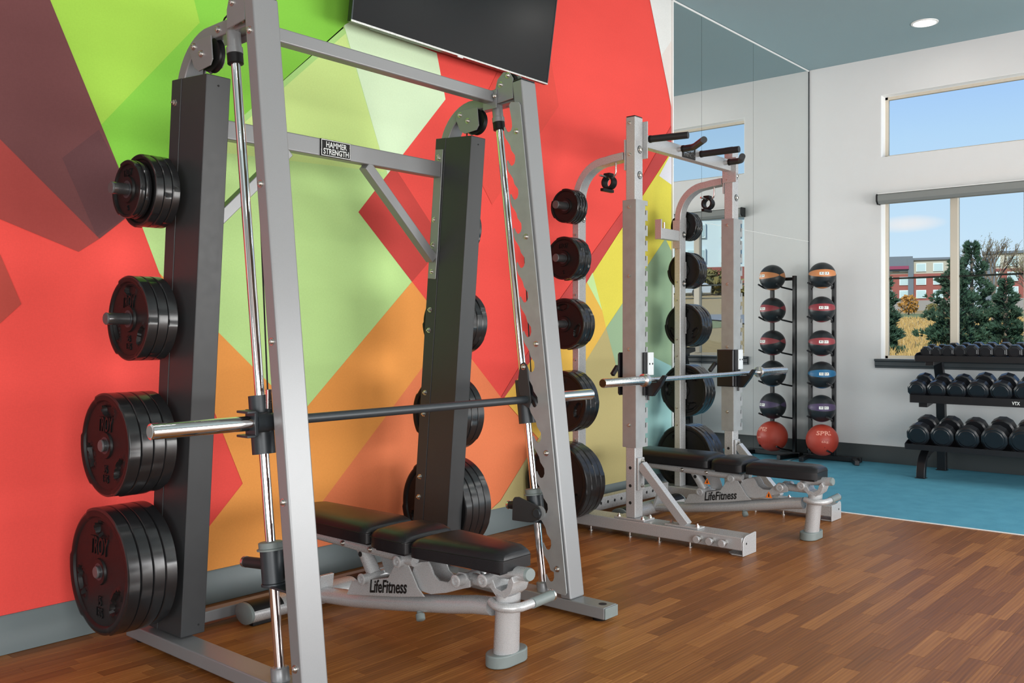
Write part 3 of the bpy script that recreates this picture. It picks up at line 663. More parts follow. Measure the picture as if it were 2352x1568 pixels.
# ================================================================== SMITH MACHINE
SM = thing('smith_machine', 'silver smith machine with charcoal columns standing before the mural, nearest machine', 'gym machine', (2.49, 2.85, 0))
upY = lambda z: 2.367 + .121 * (z - .065)            # front face of the leaning front upright
rodY = lambda z: 2.541 + .1265 * z                   # guide rod axis
shY = lambda z: 3.154 - .086 * z                     # front face of the charcoal column
def smith_side(x0, inner):   # x0: outer/left face of the frame; inner = +1 when the machine's inside lies at +X
    x1 = x0 + .095
    ft = part('foot', MB().box(x0, x1, 2.195, 3.50, .016, .066), M['silver'], SM, .005)
    part('end_cap', MB().box(x0 + .002, x1 - .002, 2.189, 2.195, .018, .064), M['plastic'], ft, .002)
    part('anchor_hole', MB().lathe([(0, .017), (.0012, .017), (.0012, .0001)], ((x0 + x1) / 2, 2.235, .0660), (0, 0, 1), 20), M['hole'], ft)
    for y in (2.25, 3.44): part('rubber_pad', MB().lathe([(0, .03), (.0155, .034)], ((x0 + x1) / 2, y, .0005), (0, 0, 1), 18), M['rubber'], ft)
    a, b = .0662, 2.322; d = .055
    part('front_upright', MB().hexa([(x0, upY(a), a), (x1 + .006, upY(a), a), (x1 + .006, upY(a) + d, a), (x0, upY(a) + d, a), (x0, upY(b), b), (x1 + .006, upY(b), b), (x1 + .006, upY(b) + d, b - .006), (x0, upY(b) + d, b - .006)]), M['silver'], SM, .007, 3)
    part('upright_cap', MB().hexa([(x0 + .003, upY(b) + .002, b + .0003), (x1 + .003, upY(b) + .002, b + .0003), (x1 + .003, upY(b) + d - .002, b - .005), (x0 + .003, upY(b) + d - .002, b - .005), (x0 + .003, upY(b) + .003, b + .006), (x1 + .003, upY(b) + .003, b + .006), (x1 + .003, upY(b) + d - .003, b + .001), (x0 + .003, upY(b) + d - .003, b + .001)]), M['blackm'], SM, .002)
    # bent top tube running into the rear upright
    py = [(2.70, 2.263)] + [(2.90 + .0, 2.263)]
    cyy, czz, rb = 2.965, 2.060, .203
    py += [(cyy + rb * math.sin(R(a_)) * .975, czz + rb * math.cos(R(a_))) for a_ in range(8, 88, 8)]
    py += [(3.166, 2.06), (3.198, 1.70), (3.198 + .086 * 1.62, .075)]
    part('bent_upright', MB().sweep(py, x0 + .034, x0 + .112, .050), M['silver'], SM, .005, 2, sharp=30)
    # charcoal column with folded edges
    s0, s1 = x0 + .032, x0 + .130; b, t = .0735, 2.122
    part('weight_column', MB().hexa([(s0, shY(b), b), (s1, shY(b), b), (s1, shY(b) + .168, b), (s0, shY(b) + .168, b), (s0, shY(t), t), (s1, shY(t), t), (s1, shY(t) + .168, t + .012), (s0, shY(t) + .168, t + .012)]), M['char'], SM, .0035)
    part('column_flange', MB().hexa([(s0 - .0015, shY(b) + .1685, b), (s1 + .0015, shY(b) + .1685, b), (s1 + .0015, shY(b) + .236, b), (s0 - .0015, shY(b) + .236, b), (s0 - .0015, shY(t) + .1685, t + .012), (s1 + .0015, shY(t) + .1685, t + .012), (s1 + .0015, shY(t) + .236, t + .016), (s0 - .0015, shY(t) + .236, t + .016)]), M['char'], SM, .0025)
    for z, yy in ((t - .035, .5), (b + .035, .72)): part('rivet_hole', MB().lathe([(0, .004), (.0008, .004), (.0008, .0001)], (s0 + (s1 - s0) * yy, shY(z) - .0002, z), (0, -1, 0), 10), M['hole'], SM)
    # guide rod with collars
    cxr = x0 + .046
    part('guide_rod', MB().cyl((cxr, rodY(.075), .075), (cxr, rodY(2.235), 2.235), .0165, n=28), M['chrome'], SM)
    ax = Vector((0, .1265, 1)).normalized(); base = Vector((cxr, rodY(.062), .062))
    part('rod_socket', MB().lathe([(0, .034), (.006, .030), (.040, .030), (.044, .026), (.044, .017)], base, ax, 26), M['silver'], SM)
    tp = Vector((cxr, rodY(2.125), 2.125))
    part('rod_stop', MB().lathe([(0, .0225), (.002, .0275), (.034, .0275), (.036, .024)], tp, ax, 26), M['rubber'], SM)
    part('rod_socket', MB().lathe([(.036, .026), (.036, .0285), (.058, .0285), (.060, .0245), (.115, .0245)], tp, ax, 26), M['silver'], SM)
    # pulley bracket with wheel and cable
    cp = [(2.925, 2.245), (3.052, 2.245), (3.062, 2.205), (3.035, 2.150), (3.005, 2.132), (2.93, 2.140), (2.915, 2.16)]
    for xx in (x0 + .020, x0 + .066): part('pulley_bracket', MB().prism(cp, (xx, 0, 0), (0, 1, 0), (0, 0, 1), (.005, 0, 0)), M['silver'], SM, .0015)
    pu = part('pulley', MB().lathe([(-.012, .052), (-.012, .060), (-.004, .050), (.004, .050), (.012, .060), (.012, .052)], (x0 + .048, 2.955, 2.185), (1, 0, 0), 30), M['rubber'], SM)
    for y, z in ((2.985, 2.19), (3.035, 2.225)): bolt(SM, (x0 + .020, y, z))
    part('cable', MB().cyl((x0 + .048, 3.012, 2.18), (x0 + .048, 3.02, 2.09), .003, n=8), M['ink'], SM)
    # cable guide at the head of the upright
    hd = [(2.693, 2.245), (2.80, 2.235), (2.80, 2.30), (2.785, 2.345), (2.750, 2.372), (2.715, 2.365), (2.693, 2.335)]
    for xx in (x0 + .004, x0 + .080): part('head_plate', MB().prism(hd, (xx, 0, 0), (0, 1, 0), (0, 0, 1), (.006, 0, 0)), M['silver'], SM, .002)
    part('head_pulley', MB().lathe([(-.012, .030), (-.012, .040), (-.004, .032), (.004, .032), (.012, .040), (.012, .030)], (x0 + .045, 2.745, 2.333), (1, 0, 0), 24), M['rubber'], SM)
    for y, z in ((2.765, 2.318), (2.722, 2.352)): bolt(SM, (x0 + .004, y, z))
    part('cable', MB().tube([(x0 + .046, 2.782, 2.335), (x0 + .047, 2.88, 2.30), (x0 + .048, 2.93, 2.245)], .003, 8), M['ink'], SM)
    cz = 1.01
    part('cable', MB().cyl((x0 + .046, rodY(cz) - .047, cz), (x0 + .045, 2.712, 2.31), .0028, n=8), M['ink'], SM)
    # racking plate with hooks on the inner face of the front upright
    xp = x1 + .0065 if inner > 0 else x0 - .0065; th_ = .006
    out = [(.052 + .0, 2.222), (.010, 2.236), (-.018 - .012, 2.236), (-.030, 2.226)]
    fy = lambda z: upY(z) + .076                                  # rear edge base line
    hooks = [2.118 - .1525 * i for i in range(13)] + [.154 - .0]
    hooks = [z for z in hooks if z > .14]
    pts = [(upY(2.225) + .012, 2.205), (upY(2.23) + .020, 2.218), (fy(2.23) - .012, 2.225), (fy(2.22), 2.213)]
    for z in hooks:
        b0 = fy(z)
        pts += [(b0 - .004, z + .020), (b0 - .006, z - .002), (b0 + .000, z - .018), (b0 + .012, z - .025), (b0 + .024, z - .022), (b0 + .033, z - .010), (b0 + .040, z + .003), (b0 + .043, z - .004),
                (b0 + .041, z - .030), (b0 + .033, z - .050), (b0 + .018, z - .068), (b0 + .006, z - .085), (b0 - .001, z - .108)]
    pts += [(fy(.10) + .018, .105), (fy(.09) + .012, .088), (upY(.085) + .020, .085), (upY(.09) + .012, .095)]
    # keep inside the last hook
    pts = [p for p in pts if p[1] > .082]
    part('racking_plate', MB().prism(pts, (xp - th_ / 2, 0, 0), (0, 1, 0), (0, 0, 1), (th_, 0, 0)), M['galv'], SM)
    for z in (2.09, 1.62, 1.15, .68, .19): bolt(SM, (xp - inner * -1 * th_ / 2 if inner > 0 else xp - th_ / 2, upY(z) + .048, z), '+x' if inner > 0 else '-x')
    if inner > 0:
        for z in (2.20, 1.685, 1.17, .66, .145): bolt(SM, (x0, upY(z) + .030, z), '-x')
        for y in (2.745, 2.80, 2.90): bolt(SM, (x0 + .034, y, 2.262), '-x')
    # safety stop sliding on the rod
    zc = .43; c0 = Vector((cxr, rodY(zc - .055), zc - .055))
    st = part('safety_stop', MB().lathe([(0, .036), (.001, .037), (.105, .037), (.106, .036)], c0, ax, 28), M['gun'], SM)
    part('stop_bumper', MB().lathe([(.1065, .046), (.112, .046), (.114, .040), (.132, .040), (.134, .036), (.134, .0175)], c0, ax, 28), M['plastic'], st)
    part('stop_plate', MB().lathe([(-.010, .040), (-.0005, .040)], c0, ax, 28).box(cxr - .03, cxr + .03, upY(.37) + .064, c0.y, zc - .065, zc - .057), M['gun'], st, .002)
    part('stop_handle', MB().cyl((cxr, c0.y + .030, zc), (cxr, 2.745, zc - .012), .0185, n=20), M['grip'], st)
    part('handle_cap', MB().lathe([(0, .0195), (.010, .0195), (.014, .016)], (cxr, 2.745, zc - .012), (0, 1, -.05), 20), M['satin'], st)
    pl = [(2.528 + .034 * math.cos(R(q)), zc - .012 + .034 * math.sin(R(q))) for q in range(250, 90, -20)] + [(2.62, zc + .046), (2.646, zc + .042), (2.656, zc + .030), (2.660, zc - .062), (2.57, zc - .060)]
    px = x1 + .014 if inner > 0 else x0 - .022
    part('stop_side_plate', MB().prism(pl, (px, .016, 0), (0, 1, 0), (0, 0, 1), (.006, 0, 0)), M['char'], st, .003)
    part('stop_pin', MB().lathe([(0, .021), (.010, .021), (.013, .018)] , (px + (0.0 if inner < 0 else .006), 2.528, zc - .012), (-1 if inner < 0 else 1, 0, 0), 20), M['gun'], st, .001)
    part('stop_hook', MB().lathe([(0, .030), (.010, .030)], (px + (.006 if inner < 0 else -.0), 2.526, zc - .012), (1 if inner < 0 else -1, 0, 0), 22), M['galv'], st)
    part('stop_bridge', MB().box(min(px + .003, cxr), max(px + .003, cxr), 2.585, 2.640, zc - .030, zc + .020), M['gun'], st, .002)
    # bolts on the column flange
    for z in (2.05, 1.75, 1.63, 1.31, 1.21, .905, .80, .49, .39): bolt(SM, (s0 - .0015, shY(z) + .205, z), '-x', NUT, .85)
    return cxr
cL = smith_side(1.755, 1); cR = smith_side(3.130, -1)
# crossbars
part('front_crossbar', MB().box(1.852, 3.127, 2.80, 2.852, 2.243, 2.295), M['silver'], SM, .006, 3)
for xx in (1.846, 3.1265): part('crossbar_flange', MB().box(xx, xx + .006, 2.785, 2.868, 2.215, 2.30), M['silver'], SM, .002)
bolt(SM, (3.1205, 2.79, 2.268), '-y')
part('rear_crossbar', MB().box(1.895, 3.1535, 3.166, 3.216, 1.946, 2.021), M['silver'], SM, .006, 3)
lg = part('badge', MB().box(2.434, 2.596, 3.161, 3.1658, 1.947, 2.020), M['hole'], SM, .001, label='black badge with raised lettering')
part('badge_rim', MB().box(2.437, 2.593, 3.1595, 3.161, 1.949, 1.952).box(2.437, 2.593, 3.1595, 3.161, 2.015, 2.018).box(2.437, 2.440, 3.1595, 3.161, 1.952, 2.015).box(2.590, 2.593, 3.1595, 3.161, 1.952, 2.015), M['satin'], lg)
lettering('raised_lettering', TXT['hs'], M['satin'], lg, (2.515, 3.1597, 1.983), (1, 0, 0), (0, 0, 1))
for s, xe in ((1, 3.154), (-1, 1.895)):
    pl = [(3.153, 2.080), (3.205, 2.085), (3.258, 1.462), (3.205, 1.457), (3.190, 1.60)]
    part('brace_plate', MB().prism(pl, (xe if s > 0 else xe - .006, 0, 0), (0, 1, 0), (0, 0, 1), (.006, 0, 0)), M['silver'], SM, .003)
    xm = 2.70 if s > 0 else 2.285
    part('diagonal_brace', MB().beam((xm, 3.19, 1.945), (xe - s * .004, 3.225, 1.555), .046, .046, (0, 1, 0)), M['silver'], SM, .004)
    for y, z in ((3.18, 2.04), (3.215, 1.745), (3.225, 1.62), (3.23, 1.495)): bolt(SM, (xe if s > 0 else xe - .006, y, z), '-x', None, .9)
part('rear_foot_tie', MB().box(1.851, 3.129, 3.40, 3.45, .018, .064), M['silver'], SM, .005)
# sliding bar
BZ, BY = .905, 2.603
br = part('sliding_bar', MB().cyl((1.78, BY, BZ), (3.205, BY, BZ), .0165, n=26), M['gun'], SM)
for s, x0_, x1_, cx in ((-1, 1.378, 1.735, cL), (1, 3.245, 3.602, cR)):
    part('sleeve', MB().lathe([(0, .019), (.0005, .0205), (.003, .0245), (abs(x1_ - x0_), .0245)] if s < 0 else [(0, .0245), (abs(x1_ - x0_) - .003, .0245), (abs(x1_ - x0_), .021), (abs(x1_ - x0_), .001)], (x0_, BY, BZ), (1, 0, 0), 32), M['chrome'], SM)
    if s < 0: part('sleeve_plug', MB().lathe([(-.0006, .0001), (-.0006, .0185), (.002, .0195)], (x0_, BY, BZ), (1, 0, 0), 26), M['plastic'], SM)
    ax = Vector((0, .1265, 1)).normalized(); c0 = Vector((cx, rodY(.795), .795))
    part('slider_block', MB().pipe(c0, c0 + ax * .195, .0385, .0172, 30), M['gun'], SM)
    part('slider_hub', MB().lathe([(0, .033), (.052, .033), (.052, .029), (.125, .029)] if s < 0 else [(0, .029), (.06, .029), (.06, .033), (.115, .033)], (1.735 if s < 0 else 3.13, BY, BZ), (1, 0, 0), 26), M['gun'], SM)
    part('hook_flange', MB().prism([(-.030, -.042), (.028, -.044), (.030, .044), (-.026, .040)], (1.722 if s < 0 else 3.24, BY, BZ), (0, 1, 0), (0, 0, 1), (.012, 0, 0)).box(1.690 if s < 0 else 3.252, 1.722 if s < 0 else 3.28, BY - .034, BY + .030, BZ + .034, BZ + .042).box(1.690 if s < 0 else 3.252, 1.722 if s < 0 else 3.28, BY - .034, BY + .030, BZ - .044, BZ - .036), M['gun'], SM, .002)
# latch arms that catch the racking plates
la = [(2.585, .868), (2.625, .885), (2.650, .97), (2.640, 1.03), (2.632, 1.062), (2.615, 1.070), (2.598, 1.058), (2.592, 1.03), (2.572, .90)]
for xx, s in ((cR - .062, 1), (cL + .070, -1)):
    part('latch_arm', MB().prism([(y, z) for y, z in la], (xx, 0, 0), (0, 1, 0), (0, 0, 1), (.008, 0, 0)), M['char'], SM, .0025)
    bolt(SM, (xx, 2.614, 1.048), '-x')
    part('latch_hook', MB().tube([(xx + .02, 2.600, .90), (xx + .02, 2.580, .915), (xx + .02, 2.562, .905), (xx + .02, 2.553, .885), (xx + .02, 2.553, .868)], [.02, .018, .016, .015, .013], 12), M['blackm'], SM)
    part('latch_guard', MB().prism([(2.545, .90), (2.60, .90), (2.60, 1.00), (2.585, 1.015), (2.556, .98), (2.545, .95)], (xx + .012, 0, 0), (0, 1, 0), (0, 0, 1), (.006, 0, 0)), M['blackm'], SM, .002)
part('cable_clevis', MB().box(cL - .010, cL + .006, 2.606, 2.622, .945, 1.012), M['satin'], SM, .003)
# storage pegs
pegY = lambda z: 3.358 - .086 * z
PEGZ = (.331, .792, 1.249, 1.712)
for z in PEGZ:
    part('storage_peg', MB().lathe([(0, .0215), (.226, .0215)], (1.786, pegY(z), z), (-1, 0, 0), 24), M['peg'], SM)
    part('peg_cap', MB().lathe([(.2262, .0222), (.2292, .0222), (.2322, .019), (.2324, .0001)], (1.786, pegY(z), z), (-1, 0, 0), 24), M['pegcap'], SM)
    part('storage_peg', MB().lathe([(0, .0215), (.200, .0215), (.203, .019), (.2032, .0001)], (3.258, pegY(z), z), (1, 0, 0), 24), M['peg'], SM)
PEGN = ('lowest', 'second lowest', 'second highest', 'highest')
for z, k, nm in zip(PEGZ, ((45, 45, 45, 45), (35, 35, 35, 35), (25, 25, 25), (10, 10, 10, 5, 5)), PEGN):
    stack(k, 1.752, pegY(z), z, -1, 'on %s peg of smith machine\'s near side' % nm, 'plates on the near side of the smith machine', True)
for z, k, nm in zip(PEGZ, ((45, 45, 45, 45), (35, 35, 35), (25, 25, 25, 25), (10, 10, 10)), PEGN):
    stack(k, 3.262, pegY(z), z, 1, 'on %s peg of smith machine\'s far side' % nm, 'plates on the far side of the smith machine')

# ================================================================== WEIGHT BENCHES
def make_bench(cx, label):
    B = thing('weight_bench', label, 'weight bench', (cx, 2.75, 0), 'adjustable benches')
    def pad(name, y0, y1, w0, w1, z0, z1, rnd=.03):
        n = 9; mb = MB(); sect = []; ys = [y0, y0 + .006, y0 + rnd * .55, y0 + rnd * 1.3] + [y0 + rnd * 1.3 + (y1 - y0 - 2.6 * rnd) * i / 4 for i in range(1, 4)] + [y1 - rnd * 1.3, y1 - rnd * .55, y1 - .006, y1]
        vs = []; prof = [(-1, .0), (-1, .46), (-1.0, .55), (-.985, .60), (-.93, .80), (-.78, .95), (-.4, 1.0), (0, 1.015), (.4, 1.0), (.78, .95), (.93, .80), (.985, .60), (1.0, .55), (1, .46), (1, 0)]
        for y in ys:
            f = (y - y0) / (y1 - y0); w = (w0 + (w1 - w0) * f) / 2; e = min(y - y0, y1 - y); sx = 1 - .10 * max(0, 1 - e / (rnd * 1.3)) ** 2; sz = 1 - .42 * max(0, 1 - e / (rnd * 1.3)) ** 2
            for a, b in prof: vs.append((cx + a * w * sx, y, z0 + (z1 - z0) * (b if b < .58 else .58 + (b - .58) * sz / 1.0 * (1 if sz > .99 else .9))))
        k = len(prof); fs = [(j * k + i, j * k + (i + 1) % k, (j + 1) * k + (i + 1) % k, (j + 1) * k + i) for j in range(len(ys) - 1) for i in range(k)] + [tuple(reversed(range(k))), tuple((len(ys) - 1) * k + i for i in range(k))]
        mb.add(vs, fs); o = part(name, mb, M['vinyl'], B, sharp=62)
        zs = z0 + (z1 - z0) * .535
        seam = [(cx - w1 / 2 * .90, y1 + .001, zs)] + [(cx - (w0 + (w1 - w0) * f) / 2 * 1.003, y0 + (y1 - y0) * f, zs) for f in (.96, .7, .4, .05)] + [(cx - w0 / 2 * .90, y0 - .001, zs), (cx + w0 / 2 * .90, y0 - .001, zs)] + [(cx + (w0 + (w1 - w0) * f) / 2 * 1.003, y0 + (y1 - y0) * f, zs) for f in (.05, .4, .7, .96)]
        part('seam', MB().tube(seam, .0016, 6), M['rubber'], o)
        part('pad_board', MB().box(cx - min(w0, w1) * .42, cx + min(w0, w1) * .42, y0 + .02, y1 - .02, z0 - .012, z0 - .0005), M['blackm'], o)
        return o
    pad('back_pad', 2.795, 3.375, .275, .245, .372, .448)
    pad('middle_pad', 2.570, 2.770, .275, .275, .366, .444)
    pad('seat_pad', 2.128, 2.545, .165, .270, .360, .436)
    # back frame rails under the pads
    for s in (-1, 1): part('pad_rail', MB().tube([(cx + s * .055, 3.28, .345), (cx + s * .055, 2.70, .330), (cx + s * .050, 2.60, .322)], .022, 14, 1.0), M['silver2'], B)
    part('rail_tip', MB().lathe([(0, .020), (.02, .020)], (cx - .055, 3.285, .330), (0, 1, 0), 14), M['blackm'], B)
    # base: tilted main beam, rear foot with rubber caps, front leg
    pts = [(cx, 3.27, .064), (cx, 3.0, .090), (cx, 2.75, .126), (cx, 2.60, .150), (cx, 2.45, .174), (cx, 2.33, .197), (cx, 2.24, .208)]
    part('main_beam', MB().tube(pts, .040, 18, .84), M['silver2'], B)
    rf = part('rear_foot', MB().tube([(cx - .345, 3.285, .055), (cx + .345, 3.285, .055)], .060, 24, .72, (0, 0, 1)), M['silver2'], B, .003)
    for s in (-1, 1):
        part('foot_cap', MB().tube([(cx + s * .345, 3.285, .055), (cx + s * .357, 3.285, .055), (cx + s * .360, 3.285, .055)], [.0615, .0615, .054], 24, .72, (0, 0, 1)), M['plastic'], rf)
        part('floor_pad', MB().box(cx + s * .285 - .045, cx + s * .285 + .045, 3.26, 3.31, .001, .016), M['rubber'], rf, .003)
        part('foot_tread', MB().tube([(cx + s * .20, 3.285, .0605), (cx + s * .343, 3.285, .0605)], .0575, 20, .70, (0, 0, 1)), M['rubber'], rf)
    part('beam_plate', MB().prism([(-.05, -.05), (.05, -.05), (.035, .06), (-.035, .06)], (cx, 3.215, .099), (1, 0, 0), (0, -.3, 1), (0, .018, 0)), M['silver2'], B, .003)
    lt, lb = Vector((cx + .002, 2.170, .275)), Vector((cx + .030, 2.205, .047))
    part('front_leg', MB().tube([lb, lb * .6 + lt * .4, lt], [.057, .055, .053], 22, .70, (0, 1, 0)), M['silver2'], B)
    fp = []
    for i in range(28):
        a = 2 * math.pi * i / 28; fp.append(((.032 if math.cos(a) > 0 else -.032) + .062 * math.cos(a), .050 * math.sin(a)))
    part('foot_shoe', MB().prism(fp, (cx + .040, 2.212, .001), (1, 0, 0), (0, 1, 0), (0, 0, .046)), M['plastic'], B, .006, 3)
    # saddle, pivots and cap at the front
    part('front_saddle', MB().prism([(2.24, .325), (2.245, .298), (2.215, .285), (2.19, .262), (2.15, .262), (2.12, .285), (2.105, .325), (2.115, .345), (2.13, .33), (2.14, .30), (2.165, .285), (2.19, .292), (2.205, .32), (2.22, .34)], (cx - .045, 0, 0), (0, 1, 0), (0, 0, 1), (.09, 0, 0)), M['silver2'], B, .003)
    part('front_pivot', MB().cyl((cx - .075, 2.225, .318), (cx + .075, 2.225, .318), .020, n=20), M['silver2'], B)
    part('seat_tube', MB().tube([(cx, 2.25, .335), (cx, 2.11, .348), (cx, 2.075, .350)], .030, 18, .8), M['silver2'], B)
    part('tube_cap', MB().tube([(cx, 2.0745, .350), (cx, 2.066, .351)], [.0305, .026], 18, .8), M['plastic'], B)
    # side plates with lettering
    sp_ = [(3.00, .122), (2.965, .185), (2.865, .205), (2.745, .235), (2.700, .300), (2.690, .325), (2.660, .342), (2.632, .325), (2.626, .300), (2.60, .262), (2.575, .225), (2.54, .198), (2.70, .168)]
    for s in (-1, 1):
        o = part('side_plate', MB().prism(sp_, (cx + s * .056 - .003, 0, 0), (0, 1, 0), (0, 0, 1), (.006, 0, 0)), M['silver2'], B, .002)
        ly = 2.745; sl_ = .16
        if s < 0: lettering('printed_lettering', TXT['lf'], M['ink'], o, (cx - .0598, ly, .201), (0, -.985, sl_), (0, sl_, .985))
    part('main_pivot', MB().cyl((cx - .085, 2.662, .316), (cx + .085, 2.662, .316), .021, n=20), M['silver2'], B)
    part('strut_pivot', MB().cyl((cx - .085, 2.872, .212), (cx + .085, 2.872, .212), .019, n=20), M['silver2'], B)
    st = part('adjusting_strut', MB().cyl((cx - .02, 2.965, .355), (cx - .02, 2.872, .222), .029, n=22), M['silver2'], B)
    part('strut_window', MB().lathe([(0, .011), (.001, .011), (.001, .0001)], (cx - .0485, 2.925, .298), (-1, 0, 0), 14), M['hole'], st)
    part('strut_gusset', MB().prism([(2.90, .315), (2.80, .320), (2.765, .222), (2.85, .222)], (cx + .02, 0, 0), (0, 1, 0), (0, 0, 1), (.006, 0, 0)), M['silver2'], B, .002)
    arm = [(2.640, .235), (2.610, .305), (2.575, .322), (2.535, .330), (2.520, .312), (2.505, .285), (2.475, .268), (2.430, .270), (2.375, .318), (2.340, .318), (2.318, .295), (2.318, .270), (2.345, .262), (2.440, .228), (2.52, .208), (2.60, .212)]
    for s in (-1, 1): part('seat_arm', MB().prism(arm, (cx + s * .040 - .004, 0, 0), (0, 1, 0), (0, 0, 1), (.008, 0, 0)), M['silver2'], B, .002)
    part('arm_pivot', MB().cyl((cx - .080, 2.352, .295), (cx + .080, 2.352, .295), .020, n=20), M['silver2'], B)
    part('spring_tube', MB().tube([(cx, 2.34, .29), (cx, 2.22, .29)], .022, 14), M['silver2'], B)
    for y, z in ((2.662, .316), (2.872, .212), (2.352, .295), (2.225, .318)):
        part('pivot_cap', MB().lathe([(0, .0235), (.004, .0235), (.006, .020), (.006, .014), (.002, .013), (.002, .006), (.006, .005), (.006, 0)], (cx - (.085 if z != .295 and y != 2.225 else .080 if z == .295 else .075), y, z), (-1, 0, 0), 20), M['silver2'], B)
    # lifting handle in front of the leg
    hp = [(cx - .04, 2.215, .238), (cx - .052, 2.185, .232), (cx - .052, 2.150, .230), (cx - .036, 2.122, .230), (cx + .00, 2.108, .230), (cx + .055, 2.105, .232)]
    part('lift_handle', MB().tube(hp, .0165, 14), M['silver2'], B)
    part('handle_grip', MB().cyl((cx + .055, 2.105, .232), (cx + .165, 2.105, .236), .0195, n=18), M['plastic'], B)
    part('handle_end', MB().lathe([(0, .0205), (.008, .0205), (.010, .017), (.010, 0)], (cx + .165, 2.105, .236), (1, 0, .036), 18), M['satin'], B)
    part('pull_pin', MB().lathe([(0, .012), (.03, .012), (.034, .018), (.055, .018), (.058, .014), (.058, 0)], (cx - .01, 2.62, .138), (-.3, -.5, -.8), 16), M['plastic'], B)
    for y, z in ((3.0, .345), (2.83, .345)): bolt(B, (cx - .0775, y, z - .008), '-x', None, .9)
    return B
b1 = make_bench(2.50, 'silver bench with black vinyl pads inside the smith machine, nearer bench')
b2 = dup(b1, (5.185, 2.735, 0), 'silver bench with black vinyl pads inside the slotted power rack, farther bench')
tri = MB().prism([(0, 0), (.045, 0), (.0225, .040)], (5.185 - .0602, 2.44, .228), (0, -1, 0), (0, 0, 1), (-.0008, 0, 0)); ORG[b2.name] = Vector((5.185, 2.735, 0))
M['warn'] = mat('orange_label', 'F07A1C', .5)
for yy, zz in ((2.455, .222), (2.855, .262)):
    o = part('warning_label', MB().prism([(0, 0), (.042, 0), (.021, .038)], (5.185 - .0465 - .0135 * (yy > 2.6), yy - .015, zz), (0, -1, 0), (0, 0, 1), (-.0008, 0, 0)), M['warn'], b2, label='small orange warning triangle')
    part('label_mark', MB().prism([(.016, .006), (.026, .006), (.023, .026), (.019, .026)], (5.185 - .0474 - .0135 * (yy > 2.6), yy - .015, zz), (0, -1, 0), (0, 0, 1), (-.0006, 0, 0)), M['ink'], o)

